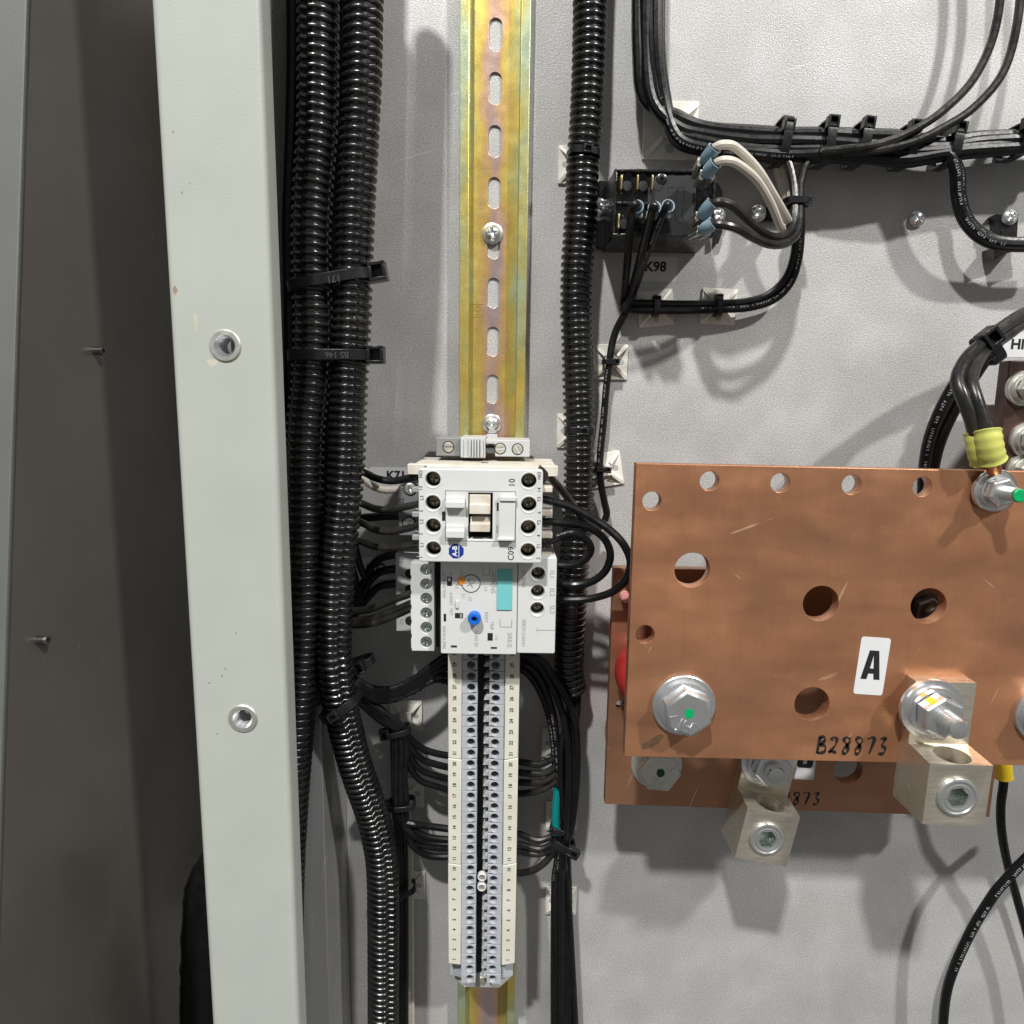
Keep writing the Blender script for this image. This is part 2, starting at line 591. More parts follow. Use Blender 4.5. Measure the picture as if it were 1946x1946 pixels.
def cut(ob, cutters):
    """real recesses: subtract closed shapes from a finished part"""
    tmp = []
    for m in cutters:
        c = m.build('cutter', 'hole_dark')
        tmp.append(c)
        md = ob.modifiers.new('cut', 'BOOLEAN')
        md.operation = 'DIFFERENCE'
        md.solver = 'EXACT'
        md.object = c
    bev = [x for x in ob.modifiers if x.type == 'BEVEL']
    for x in bev:
        x.show_viewport = False
    bpy.context.view_layer.update()
    me = bpy.data.meshes.new_from_object(ob.evaluated_get(bpy.context.evaluated_depsgraph_get()))
    for md in [x for x in ob.modifiers if x.type == 'BOOLEAN']:
        ob.modifiers.remove(md)
    ob.data = me
    for x in bev:
        x.show_viewport = True
    for c in tmp:
        bpy.data.objects.remove(c)


def spline(pts, sub=8):
    P = [Vector(p) for p in pts]
    if len(P) < 3:
        return P
    out = []
    for i in range(len(P) - 1):
        p0, p1, p2, p3 = P[max(i - 1, 0)], P[i], P[i + 1], P[min(i + 2, len(P) - 1)]
        for k in range(sub):
            t = k / sub
            out.append(0.5 * ((2 * p1) + (p2 - p0) * t + (2 * p0 - 5 * p1 + 4 * p2 - p3) * t * t + (3 * p1 - p0 - 3 * p2 + p3) * t ** 3))
    out.append(P[-1])
    return out


PEND = []     # curve objects turned into meshes in one go at the end


def queue_curve(cd, name, mat, parent, org, rot=0.0, smooth=True):
    ob = bpy.data.objects.new(name + '_draft', cd)
    COL.objects.link(ob)
    PEND.append((ob, name, mat, parent, org, rot, smooth))


def plate(name, outer, holes, h0, h1, mat, parent=None, bevel=0.2, after=None):
    """flat plate with real holes; outer = [(x,z)], holes = [(x,z,r)] or polygons"""
    cd = bpy.data.curves.new(name, 'CURVE')
    cd.dimensions = '2D'
    cd.fill_mode = 'BOTH'
    cx = sum(p[0] for p in outer) / len(outer)
    cz = sum(p[1] for p in outer) / len(outer)
    loops = [outer]
    for hh in holes:
        if len(hh) == 3 and not isinstance(hh[0], tuple):
            n = 40 if hh[2] > 4 else 24
            loops.append([(hh[0] + hh[2] * math.cos(2 * PI * i / n), hh[1] + hh[2] * math.sin(2 * PI * i / n)) for i in range(n)])
        else:
            loops.append(list(hh))
    for lp in loops:
        sp = cd.splines.new('POLY')
        sp.points.add(len(lp) - 1)
        for p, (x, z) in zip(sp.points, lp):
            p.co = ((x - cx), (z - cz), 0, 1)
        sp.use_cyclic_u = True
    cd.extrude = (h1 - h0) / 2 - bevel
    cd.bevel_depth = bevel
    cd.bevel_resolution = 1
    cd.offset = -bevel
    queue_curve(cd, name, mat, parent, Vector((cx, cz, (h0 + h1) / 2)))
    PEND[-1] += (after,)


def rrect(x0, x1, z0, z1, r, n=5):
    x0, x1 = min(x0, x1), max(x0, x1)
    z0, z1 = min(z0, z1), max(z0, z1)
    out = []
    for cx, cz, a0 in ((x1 - r, z1 - r, 0), (x0 + r, z1 - r, 90), (x0 + r, z0 + r, 180), (x1 - r, z0 + r, 270)):
        for k in range(n + 1):
            a = math.radians(a0 + 90 * k / n)
            out.append((cx + r * math.cos(a), cz + r * math.sin(a)))
    return out


def slot(cx, cz, w, l, n=8):
    r = w / 2
    out = []
    for s, a0 in ((1, 0), (-1, 180)):
        for k in range(n + 1):
            a = math.radians(a0 + 180 * k / n)
            out.append((cx + r * math.cos(a), cz + s * (l / 2 - r) + r * math.sin(a)))
    return out


def text(body, cx, cz, h, size, mat, parent, rot=0.0, bold=0.0, name='lettering', sx=1.0, space=1.0, shear=0.0, ext=0.03):
    cd = bpy.data.curves.new(name, 'FONT')
    cd.body = body
    cd.size = size
    cd.align_x, cd.align_y = 'CENTER', 'CENTER'
    cd.offset = bold
    cd.extrude = ext
    cd.space_character = space
    cd.shear = shear
    cd.resolution_u = 3
    queue_curve(cd, name, mat, parent, Vector((cx, cz, h + 0.04)), math.radians(rot), False)
    PEND[-1] += (('sx', sx),)


def flush_curves():
    if not PEND:
        return
    bpy.context.view_layer.update()
    dg = bpy.context.evaluated_depsgraph_get()
    done = []
    for rec in PEND:
        done.append(bpy.data.meshes.new_from_object(rec[0].evaluated_get(dg)))
    for rec, me in zip(PEND, done):
        ob, name, mat, parent, org, rot, smooth, extra = rec
        sx = extra[1] if isinstance(extra, tuple) and extra[0] == 'sx' else 1.0
        c, s = math.cos(rot), math.sin(rot)
        for vv in me.vertices:
            x, z, h = vv.co
            x *= sx
            vv.co = W((x * c - z * s, x * s + z * c, h))
        me.materials.clear()
        me.name = name
        no = finish(me, name, mat, parent, org, smooth, 30)
        if callable(extra):
            extra(no)
        bpy.data.objects.remove(ob)
    PEND.clear()


def copy_tree(o, parent=None):
    c = o.copy()
    COL.objects.link(c)
    ORG[c.name] = ORG[o.name].copy()
    if parent is not None:
        c.parent = parent
    for ch in list(o.children):
        copy_tree(ch, c)
    return c


def copy_at(o, at, rot=0.0, label=None, group=None):
    c = copy_tree(o)
    c.location = W(at)
    c.rotation_euler = (0, -rot, 0)
    ORG[c.name] = Vector(at)
    prop(c, label, None, group)
    return c


# ------------------------------------------------------------------ the setting
XR = -96.2                                   # plane of the side return
b = MB().box(XR, 470, -460, 460, -3, 0)
prop(b.build('back_panel', 'panel', bevel=0.3), 'pale grey speckled steel back panel of the cabinet', None, None, 'structure')
b = MB()
b.prof_z([(XR, 0.0), (XR, 48), (-131, 48), (-131, 46), (XR - 2, 46), (XR - 2, -3), (XR - 0.05, -3)], -460, 460)
prop(b.build('side_return', 'return_sheet', bevel=0.5), 'bent grey steel return between the back panel and the cabinet side', None, None, 'structure')
# left cabinet side sheet, seen edge-on behind the post
def on_x(u, v, x):
    d = CAM_M @ Vector(((u - CEN) / FPX, (CEN - v) / FPX, -1.0))
    t = x / d.x
    return d.z * t, DC - d.y * t


(za, ha), (zb_, hb_) = on_x(52, 243, -200), on_x(4, 1700, -200)
edge = lambda z: ha + (hb_ - ha) * (z - za) / (zb_ - za)
h1, h2 = edge(460), edge(-460)
b = MB()
b.add([(-200, 460, h1), (-200, -460, h2), (-200, -460, -190), (-200, 460, -190),
       (-202, 460, h1), (-202, -460, h2), (-202, -460, -190), (-202, 460, -190)],
      [(0, 3, 2, 1), (4, 5, 6, 7), (0, 1, 5, 4), (1, 2, 6, 5), (2, 3, 7, 6), (3, 0, 4, 7)])
prop(b.build('cabinet_side', 'side_sheet', smooth=False), 'dark grey steel side sheet of the cabinet', None, None, 'structure')
b = MB()
b.add([(-200.2, 460, h1 + 2.5), (-200.2, -460, h2 + 2.5), (-330, -460, h2 + 2.5), (-330, 460, h1 + 2.5),
       (-200.2, 460, h1 + 0.1), (-200.2, -460, h2 + 0.1), (-330, -460, h2 + 0.1), (-330, 460, h1 + 0.1)],
      [(0, 3, 2, 1), (4, 5, 6, 7), (0, 1, 5, 4), (1, 2, 6, 5), (2, 3, 7, 6), (3, 0, 4, 7)])
prop(b.build('cabinet_lip', 'lip', smooth=False, bevel=0.8), 'grey painted lip along the cabinet side', None, None, 'structure')
b = MB().box(-330, -100, -460, 460, -194, -190)
prop(b.build('cabinet_rear', 'side_sheet'), 'dark rear sheet of the cabinet behind the post', None, None, 'structure')

# studs on the side sheet
for u, v in ((197, 667), (92, 1217)):
    # find the point on x=-196 seen at that pixel
    d = CAM_M @ Vector(((u - CEN) / FPX, (CEN - v) / FPX, -1.0))
    t = -195.5 / d.x
    hh, zz = DC - d.y * t, d.z * t
    up = v < 900
    t_ = thing('weld_stud', 'short steel stud welded to the dark side sheet, ' + ('level with the upper threaded insert' if up else 'lower and nearer the painted lip'),
               'stud', (-200, zz, hh), 'studs on the side sheet')
    m = MB()
    n = 16
    for r0, r1, x0, x1 in ((2.1, 2.1, -200, -195.5),):
        ring = lambda r, x: [(x, zz + r * math.cos(2 * PI * i / n), hh + r * math.sin(2 * PI * i / n)) for i in range(n)]
        vs = ring(r0, x0) + ring(r0, x1) + ring(1.2, x1) + ring(1.2, x1 - 2.5)
        fs = []
        for k in range(3):
            fs += [(k * n + i, k * n + (i + 1) % n, (k + 1) * n + (i + 1) % n, (k + 1) * n + i) for i in range(n)]
        m.add(vs, fs)
    m.build('sleeve', 'screw_dark', t_)
    m = MB()
    m.add([(-197.6, zz + 1.2 * math.cos(2 * PI * i / n), hh + 1.2 * math.sin(2 * PI * i / n)) for i in range(n)], [tuple(range(n))])
    m.build('bore', 'hole_dark', t_)

# ------------------------------------------------------------------ painted post
PX0, PX1, PH = -137.0, XR, 100.0
ins = [Q(428.5, 657, PH), Q(462, 1365, PH)]
post = thing('frame_post', 'pale grey-green painted steel frame post with two threaded inserts', 'post', ((PX0 + PX1) / 2, -460, 88))
plate('front_flange', [(PX0 + 2.5, -460), (PX1 - 2.8, -460), (PX1 - 2.8, 460), (PX0 + 2.5, 460)], [(x, z, 4.6) for x, z in ins], PH - 2.6, PH, 'post', post, 0.0)
for sgn, xe, rr_, low in ((1, PX1, 2.8, 88.5), (-1, PX0, 2.5, 40)):
    cx_ = xe - sgn * rr_
    arc_ = [(cx_ + sgn * rr_ * math.sin(PI / 2 * k / 6), PH - rr_ + rr_ * math.cos(PI / 2 * k / 6)) for k in range(7)]
    poly = arc_ + [(xe, low), (xe - sgn * 2.2, low), (xe - sgn * 2.2, PH - rr_), (cx_, PH - 2.6)]
    MB().prof_z(poly, -460, 460).build('rolled_edge', 'post', post, ang=30)
for k, (x, z) in enumerate(ins):
    t_ = thing('threaded_insert', 'zinc threaded insert in the painted post, ' + ('upper one, with yellowish smear beside it' if k == 0 else 'lower one, threads catching light'),
               'insert', (x, z, PH - 12), 'threaded inserts in the post')
    m = MB().lathe(x, z, [(4.4, PH - 12), (4.4, PH + 0.05), (6.3, PH + 0.05), (6.3, PH + 0.35), (5.9, PH + 0.7), (4.3, PH + 0.75)], 36)
    m.build('flange', 'zinc_dull', t_)
    prof = [(4.3, PH + 0.75), (3.5, PH - 0.6)]
    for j in range(9):
        prof += [(3.15, PH - 1.1 - j * 1.1), (3.5, PH - 1.65 - j * 1.1)]
    m = MB().lathe(x, z, prof, 32)
    m.build('thread', 'zinc', t_)

# ------------------------------------------------------------------ DIN rail
RX = Q(936.8, 540, 7.5)[0]
rz = Q(936, 366.8, 1)[1]
rail = thing('mounting_rail', 'yellow zinc-plated slotted mounting rail standing upright on the back panel', 'rail', (RX, -420, 0))
slots = [slot(RX, rz + 25.0 * k, 6.5, 15.6) for k in range(-4, 6)]
plate('slotted_web', [(RX - 12.4, -420), (RX + 12.4, -420), (RX + 12.4, 420), (RX - 12.4, 420)], slots, 0.1, 1.1, 'rail_zinc', rail, 0.12)
for s in (-1, 1):
    m = MB()
    poly = [(RX + s * 12.2, 0.1), (RX + s * 13.4, 0.1), (RX + s * 13.5, 6.4), (RX + s * 17.5, 6.4), (RX + s * 17.5, 7.5), (RX + s * 12.7, 7.5), (RX + s * 12.4, 6.8)]
    m.prof_z(poly, -420, 420)
    m.build('flange', 'rail_zinc', rail, bevel=0.35)
lx, lz = Q(908, 590, 1.2)
m = MB().box(lx - 2.9, lx + 2.9, lz + 3.2, lz + 3.45, 1.1, 1.25).box(lx - 2.9, lx + 2.9, lz - 3.45, lz - 3.2, 1.1, 1.25)
m.box(lx + 2.7, lx + 2.95, lz - 3.2, lz + 3.2, 1.1, 1.25).box(lx - 2.95, lx - 2.7, lz - 3.2, lz + 3.2, 1.1, 1.25)
m.lathe(lx, lz + 1, [(1.7, 1.1), (1.7, 1.25), (1.3, 1.25), (1.3, 1.1)], 16)
m.box(lx - 1.8, lx + 1.8, lz - 2.2, lz - 1.9, 1.1, 1.25)
m.build('maker_stamp', 'rail_zinc', rail)


# ------------------------------------------------------------------ screws
def cross_field(r, dep, wid, dome, top, rot=0.5):
    c, s = math.cos(rot), math.sin(rot)

    def f(x, z):
        rr = math.hypot(x, z)
        h = top - dome * (rr / r) ** 2.4
        a, b2 = abs(x * c + z * s), abs(-x * s + z * c)
        lim = r * 0.62
        if (a < wid and b2 < lim) or (b2 < wid and a < lim):
            h -= dep * (1 - 0.7 * rr / lim)
        return h
    return f


def make_screw(name, label, at, r, hh, washer=None, mat='zinc', group=None, rot=0.5, base=0.0):
    t_ = thing(name, label, 'screw', (at[0], at[1], base), group)
    if washer:
        MB().lathe(at[0], at[1], [(washer * 0.4, base), (washer, base), (washer, base + 0.9), (washer - 0.3, base + 1.1), (washer * 0.4, base + 1.1)], 36).build('washer', mat, t_)
        base += 1.1
    m = MB()
    f = cross_field(r * 0.96, hh * 0.55, r * 0.16, hh * 0.55, base + hh, rot)
    m.field(at[0], at[1], r * 0.96, f, 16, 64)
    m.lathe(at[0], at[1], [(r * 0.9, base), (r, base + 0.3), (r, base + hh * 0.4), (r * 0.96, base + hh * 0.45)], 64)
    m.build('head', mat, t_, ang=50)
    return t_


make_screw('rail_screw', 'dark bright-zinc crosshead screw with washer halfway up the yellow rail', Q(935.5, 442, 4), 4.1, 3.0, 5.4, 'zinc', 'rail screws', 0.2, 1.15)
make_screw('rail_screw', 'pale crosshead screw with washer just above the grey end clamp', Q(934.5, 806, 4), 3.9, 2.8, 5.2, 'zinc', 'rail screws', 0.75, 1.15)
make_screw('panel_screw', 'lone crosshead screw on bare panel below the black wire loom', Q(1747, 414, 3), 4.0, 3.4, None, 'zinc', None, 0.6, 0)


# ------------------------------------------------------------------ corrugated conduits
def conduit(label, pts, r, pitch=3.75, seam=None, seed=1, group='corrugated conduits', name='corrugated_conduit', depth=1.25):
    C = spline([Q3(*p) for p in pts], 10)
    # resample by arc length
    L = [0.0]
    for a, c in zip(C, C[1:]):
        L.append(L[-1] + (c - a).length)
    prof = [(0.0, 0), (0.12, 1), (0.20, 1.0), (0.44, 1.0), (0.52, 1), (0.64, 0)]
    rows = []
    n_r = int(L[-1] / pitch)
    k = 0
    rr = random.Random(seed)

    def at(s):
        nonlocal k
        while k < len(L) - 2 and L[k + 1] < s:
            k += 1
        q = (s - L[k]) / max(1e-9, L[k + 1] - L[k])
        return C[k].lerp(C[k + 1], min(1, q))
    for i in range(n_r):
        j = rr.uniform(-0.10, 0.10)
        for q, lev in prof:
            p = at((i + q) * pitch + 0.0)
            rad = r - (0 if lev else depth) + (j * 0.5 if lev else 0) - (0.16 if lev and q in (0.12, 0.52) else 0)
            rows.append((p, rad))
    P = [p for p, _ in rows]
    n = 30
    vs, fs = [], []
    T = []
    for i in range(len(P)):
        T.append((P[min(i + 6, len(P) - 1)] - P[max(i - 6, 0)]).normalized())
    N = Vector((0, 0, 1))
    for i, p in enumerate(P):
        N = (N - T[i] * N.dot(T[i])).normalized()
        B = T[i].cross(N)
        for q in range(n):
            a = 2 * PI * q / n
            rad = rows[i][1]
            if seam is not None and abs(((a - seam + PI) % (2 * PI)) - PI) < PI / n * 1.01:
                rad = r - depth - 0.5
            vs.append(p + (N * math.cos(a) + B * math.sin(a)) * rad)
    for i in range(len(P) - 1):
        for q in range(n):
            j = (q + 1) % n
            fs.append((i * n + q, i * n + j, (i + 1) * n + j, (i + 1) * n + q))
    t_ = thing(name, label, 'conduit', tuple(P[-1]), group)
    MB().add(vs, fs).build('ribbed_sleeve', 'black_plastic', t_, ang=45)
    return t_


HC = 60
conduit('left black split conduit of the tied pair beside the painted post',
        [(606, -420, HC), (605, -150, HC), (604, 120, HC), (602, 243, HC), (595, 350, HC), (591, 450, HC), (592, 540, HC), (594, 620, HC), (590, 720, HC), (582, 800, HC), (579, 870, HC), (579, 950, HC),
         (578, 1010, HC), (578, 1100, HC), (577, 1200, HC), (573, 1260, HC), (566, 1350, HC), (558, 1450, HC), (551, 1550, HC), (546, 1650, HC), (544, 1750, HC), (544, 1990, HC)],
        8.9, seam=0.5, seed=3)
conduit('right black split conduit of the tied pair, bending right near the terminal strip',
        [(696, -420, HC), (692, -150, HC), (688, 120, HC), (683, 243, HC), (678, 350, HC), (674, 450, HC), (671, 540, HC), (669, 620, HC), (665, 700, HC), (661, 800, HC), (659, 870, HC), (653, 950, HC), (648, 1000, HC),
         (639, 1100, HC), (635, 1200, HC), (636, 1260, HC), (645, 1330, HC - 3), (661, 1400, HC - 8), (674, 1450, HC - 12), (691, 1500, HC - 16), (708, 1550, HC - 20), (720, 1600, HC - 22), (726, 1650, HC - 23), (728, 1720, HC - 23), (728, 1990, HC - 23)],
        8.7, seam=-0.55, seed=5, pitch=3.6)
conduit('black corrugated conduit between the yellow rail and the copper bars',
        [(1128, -220, 15), (1122, -40, 15), (1119, 120, 15), (1113, 243, 15), (1108, 300, 14), (1104, 400, 15), (1097, 500, 15), (1095, 580, 15), (1097, 650, 15), (1099, 740, 15), (1101, 800, 15), (1101, 870, 15), (1100, 950, 15),
         (1095, 1020, 15), (1091, 1080, 15), (1087, 1150, 15), (1083, 1220, 15), (1082, 1280, 15), (1090, 1322, 15)],
        8.3, seam=None, seed=9, pitch=3.55)


# ------------------------------------------------------------------ wires
PATHS = {}


def wire(label, pts, r=1.75, mat='wire_black', group=None, name='wire', cat='wire', sub=8, n=10):
    C = spline([Q3(*p) for p in pts], sub)
    o = MB().tube(C, r, n).build(name, mat)
    prop(o, label, cat, group)
    PATHS[o.name] = (pts, r)
    return o


def printing(w_, pts, r, s0, s1, seed, size=1.0, side=0.3):
    """faint white factory print along a wire: rows of tiny strokes on its outward face"""
    C = spline([Q3(*p) for p in pts], 24)
    Ls = [0.0]
    for a_, c_ in zip(C, C[1:]):
        Ls.append(Ls[-1] + (c_ - a_).length)
    rr = random.Random(seed)
    m = MB()
    q = s0 * Ls[-1]
    k = 1
    while q < s1 * Ls[-1]:
        while k < len(Ls) - 2 and Ls[k] < q:
            k += 1
        t = (C[k] - C[k - 1]).normalized()
        up = (Vector((0, 0, 1)) - t * t.z).normalized()
        sd = t.cross(up)
        nrm = (up * math.cos(side) + sd * math.sin(side)).normalized()
        b_ = nrm.cross(t)
        c = C[k] + nrm * (r + 0.04)
        kind = rr.random()
        if kind > 0.14:
            for st in range(rr.choice((1, 2, 2))):
                a0, a1 = rr.uniform(-0.5, 0.5) * size, rr.uniform(-0.5, 0.5) * size
                e0 = c + b_ * (-0.5 * size) + t * (a0 * 0.5)
                e1 = c + b_ * (0.5 * size) + t * (a1 * 0.5)
                if st:
                    e0, e1 = c + t * (-0.35 * size) + b_ * a0, c + t * (0.35 * size) + b_ * a0
                d = (e1 - e0).normalized().cross(nrm) * 0.09 * size
                m.add([e0 - d, e0 + d, e1 + d, e1 - d], [(0, 1, 2, 3)])
        q += size * (0.95 if kind > 0.14 else 1.6)
    if m.v:
        m.build('printing', 'print_wire', w_, smooth=False)


wire('smooth black cable squeezed between the painted post and the left conduit',
     [(556, -40, 55), (556, 120, 55), (553, 243, 55), (549, 350, 55), (547, 450, 55), (549, 540, 55), (551, 640, 55), (551, 740, 55), (549, 840, 54)], 3.2, name='cable', cat='cable')


wire('black cable nested behind the tied conduit pair', [(648, -420, 46), (646, -100, 46), (642, 120, 46), (640, 243, 46), (636, 450, 46), (632, 620, 46), (629, 760, 46), (622, 870, 46), (618, 1000, 46), (610, 1150, 46), (606, 1280, 46), (598, 1330, 44)], 5.6, name='cable', cat='cable')


# ------------------------------------------------------------------ cable ties
def tie(label, u, v, h, ang, a, bh, wid, head=None, group='cable ties', mat='tie_black', hs=(4.6, 4.4, 4.2), tail=0, hflip=False, sink=0):
    """strap round a bundle: ang = direction of the strap across the bundle (deg, in the panel plane)"""
    c = Q3(u, v, h)
    A = math.radians(ang)
    ex = Vector((math.cos(A), math.sin(A), 0))       # across the bundle
    ez = Vector((-math.sin(A), math.cos(A), 0))      # along the bundle
    t_ = thing('cable_tie', label, 'cable tie', tuple(c), group)
    n = 36
    vs, fs = [], []
    for i in range(n):
        p = 2 * PI * i / n
        cx, ch = math.cos(p), math.sin(p)
        e = 0.62
        sx = math.copysign(abs(cx) ** e, cx)
        sh = math.copysign(abs(ch) ** e, ch)
        for off, s in ((0, -1), (0, 1), (1.0, 1), (1.0, -1)):
            q = c + ex * ((a + off) * sx) + Vector((0, 0, (bh + off) * sh)) + ez * (s * wid / 2)
            vs.append(q)
    for i in range(n):
        j = (i + 1) % n
        for k in range(4):
            l = (k + 1) % 4
            fs.append((i * 4 + k, j * 4 + k, j * 4 + l, i * 4 + l))
    MB().add(vs, fs).build('strap', mat, t_, bevel=0.15)
    if head is not None:
        hx, hh = head           # position across (mm) and above bundle centre
        hc = c + ex * hx + Vector((0, 0, hh))
        l, ww, d = hs
        m = MB()
        # hollow head: four walls and a floor
        def bx(x0, x1, z0, z1, h0, h1):
            vv = []
            for hq in (h0, h1):
                for xq, zq in ((x0, z0), (x1, z0), (x1, z1), (x0, z1)):
                    vv.append(hc + ex * xq + ez * zq + Vector((0, 0, hq)))
            m.add(vv, [(3, 2, 1, 0), (4, 5, 6, 7)] + [(i, (i + 1) % 4, 4 + (i + 1) % 4, 4 + i) for i in range(4)])
        wl_ = l * 0.2
        bx(-l / 2, l / 2, -ww / 2, -ww / 2 + wl_, -d / 2, d / 2)
        bx(-l / 2, l / 2, ww / 2 - wl_, ww / 2, -d / 2, d / 2)
        bx(-l / 2, -l / 2 + wl_, -ww / 2 + wl_ - 0.01, ww / 2 - wl_ + 0.01, -d / 2, d / 2 - 0.02)
        bx(l / 2 - wl_, l / 2, -ww / 2 + wl_ - 0.01, ww / 2 - wl_ + 0.01, -d / 2, d / 2 - 0.02)
        bx(-l / 2 + 0.1, l / 2 - 0.1, -ww / 2 + 0.1, ww / 2 - 0.1, -d / 2 + 0.02, -d / 2 + d * 0.35)
        m.build('locking_head', mat, t_, bevel=0.25)
        if tail:
            q0 = hc + Vector((0, 0, d / 2 - 0.4))
            mm = MB()
            mm.tube([q0 + ex * (0.2 * k) + Vector((0, 0, tail * k / 3)) for k in range(4)], wid * 0.34, 4)
            mm.build('tail', mat, t_)
    return t_


# the two wide ties round the left pair
t_ = tie('wide black tie round the conduit pair, higher of the two, strap slanting up', 631, 535, HC, 10, 18.5, 9.4, 4.6, (21.6, 3.5), 'wide ties on the conduit pair', hs=(7.8, 8.2, 7))
x, z = Q(634, 529, HC + 10.6)
text('171', x, z, HC + 10.55, 4.2, 'tie_print', t_, 190, 0.02, 'embossing')
t_ = tie('wide black tie round the conduit pair, lower of the two, strap level', 629, 676, HC, 1, 18.0, 9.4, 4.6, (21.2, 3.5), 'wide ties on the conduit pair', hs=(7.6, 7.8, 7))
x, z = Q(640, 674, HC + 10.6)
text('BS 146', x, z, HC + 10.55, 3.8, 'tie_print', t_, 181, 0.02, 'embossing')
tie('black tie cinching the rightmost conduit beside the high white pad', 1110, 293, 15, -4, 7.0, 6.9, 3.4, (1.2, 8.0), hs=(4.6, 3.8, 2.6))
tie('black tie cinching the rightmost conduit level with the lower rail screw', 1101, 818, 15, -2, 7.0, 6.9, 3.4, (1.6, 8.0), hs=(4.6, 3.8, 2.6))
tie('black tie round the bent conduit where the wire fan leaves it', 648, 1340, HC - 4, 32, 9.6, 9.4, 4.4, (-1.5, 11), hs=(5.6, 4.6, 3.2))
tie('black tie head standing at the edge of the bent conduit above the wire fan', 676, 1262, 44, 20, 9, 5, 4.0, (3.6, 7), hs=(5.2, 6.2, 6))

# ------------------------------------------------------------------ tie mounts
def make_mount(s):
    t_ = thing('tie_mount', 'x', 'tie mount', (0, 0, 0), 'white adhesive tie mounts')
    a = s / 2
    m = MB()
    m.box(-a, a, -a, a, 0.1, 1.3)
    m.build('base', 'nylon_white', t_, bevel=0.3)
    m = MB()
    c = s * 0.17
    # four sloping gussets and saddle
    for sx in (-1, 1):
        for sz in (-1, 1):
            w_ = s * 0.055
            p0, p1 = Vector((sx * a * 0.93, sz * a * 0.93, 1.3)), Vector((sx * c, sz * c, 1.3))
            d = Vector((-sz, sx, 0)).normalized() * w_
            h1 = Vector((0, 0, s * 0.15))
            vs = [p0 - d, p0 + d, p1 + d, p1 - d, p1 - d * 0.7 + h1, p1 + d * 0.7 + h1]
            m.add(vs, [(0, 1, 2, 3), (3, 2, 5, 4), (0, 4, 5, 1), (0, 3, 4), (1, 5, 2)])
    m.box(-c, -c * 0.45, -c, c, 1.25, s * 0.16)
    m.box(c * 0.45, c, -c, c, 1.25, s * 0.16)
    m.box(-c, c, -c, c, s * 0.12, s * 0.19)
    m.build('saddle', 'nylon_white', t_, bevel=0.15)
    for sx in (-1, 1):
        m = MB().lathe(0, sx * a * 0.62, [(s * 0.085, 1.32), (s * 0.065, 1.36), (0, 1.34)], 16)
        m.build('screw_dimple', 'shell_shadow', t_)
    return t_


mount19 = make_mount(18.6)
mount28 = make_mount(28.0)
MOUNTS = [
    (1246, 586, 6, 'white tie mount under the wire pair, just below the K98 sticker'),
    (1366, 583, -2, 'white tie mount under the wire pair, second along from the K98 sticker'),
    (1160, 688, 90, 'white tie mount squarely under the single wire beside the right conduit'),
    (1150, 893, 101, 'white tie mount turned slightly, above the corner of the copper bar'),
    (1095, 313, 90, 'white tie mount mostly hidden behind the right conduit, high beside the relay'),
    (1091, 819, 90, 'white tie mount mostly hidden behind the right conduit, level with the end clamp'),
    (772, 1360, 90, 'white tie mount in shade where the left wire fan splits'),
    (776, 1507, 90, 'white tie mount in shade halfway down the left wire bundle'),
    (779, 1682, 90, 'white tie mount in shade at the foot of the left wire bundle'),
    (1060, 1412, 88, 'white tie mount behind the right wire bundle, above the teal wire'),
    (1067, 1551, 90, 'white tie mount behind the right wire bundle beside the teal wire'),
    (1066, 1712, 90, 'white tie mount behind the right wire bundle below the knotted tie'),
]
for k, (u, v, r, lab) in enumerate(MOUNTS):
    x, z = Q(u, v, 1)
    if k == 0:
        mount19.location = W((x, z, 0))
        mount19.rotation_euler = (0, -math.radians(r), 0)
        prop(mount19, lab)
    else:
        copy_at(mount19, (x, z, 0), math.radians(r), lab)
x, z = Q(1274, 248, 1)
mount28.location = W((x, z, 0))
prop(mount28, 'large white tie mount under the black loom above the relay')

# ------------------------------------------------------------------ terminal strip
TH_ = 45.0
z29, z8 = Q(919, 1265, TH_)[1], Q(915.5, 1691, TH_)[1]
PITCH = (z29 - z8) / 21.0
TX = (Q(919, 1265, TH_)[0] + Q(915.5, 1691, TH_)[0]) / 2
hp = PITCH / 2 - 0.13
def make_block(k):
    rb_ = random.Random(200 + k)
    blk = thing('terminal_block', 'x', 'terminal', (0, 0, 0), 'numbered terminal blocks')
    MB().prof_z([(-17.4, 8), (-17.4, 39), (-11.2, 41), (-10.6, 36.2), (10.6, 36.2), (11.2, 41), (17.4, 39), (17.4, 8)], -hp, hp).build('body', 'grey_plastic', blk)
    for s in (-1, 1):
        out = [(s * 3.1, -hp + 0.6), (s * 5.8, -hp + 0.6), (s * 5.8, -hp), (s * 10.9, -hp), (s * 10.9, hp), (s * 3.1, hp)]
        plate('shoulder', out, [(s * 6.25, 0.1, 2.2)], 36.3, TH_, 'grey_plastic', blk, 0.12)
        ra = rb_.uniform(-0.6, 0.9)
        c_, s_ = math.cos(ra), math.sin(ra)
        dp = 38.4 + rb_.uniform(-0.8, 0.8)
        MB().field(s * 6.25, 0.1, 2.15, lambda x, z: dp - (0.9 if abs(-x * s_ + z * c_) < 0.4 else 0), 10, 32).build('clamp_screw', 'screw_green', blk, ang=40)
    MB().box(-3.05, 3.05, -hp, hp, 26.0, 36.4).build('bridge_channel', 'hole_dark', blk)
    MB().prism([(0.1, -1.35), (3.0, -1.35), (3.0, 1.0), (1.5, 1.0)], 36.3, 43.0).build('bridge_wedge', 'grey_clip', blk, bevel=0.15)
    return blk


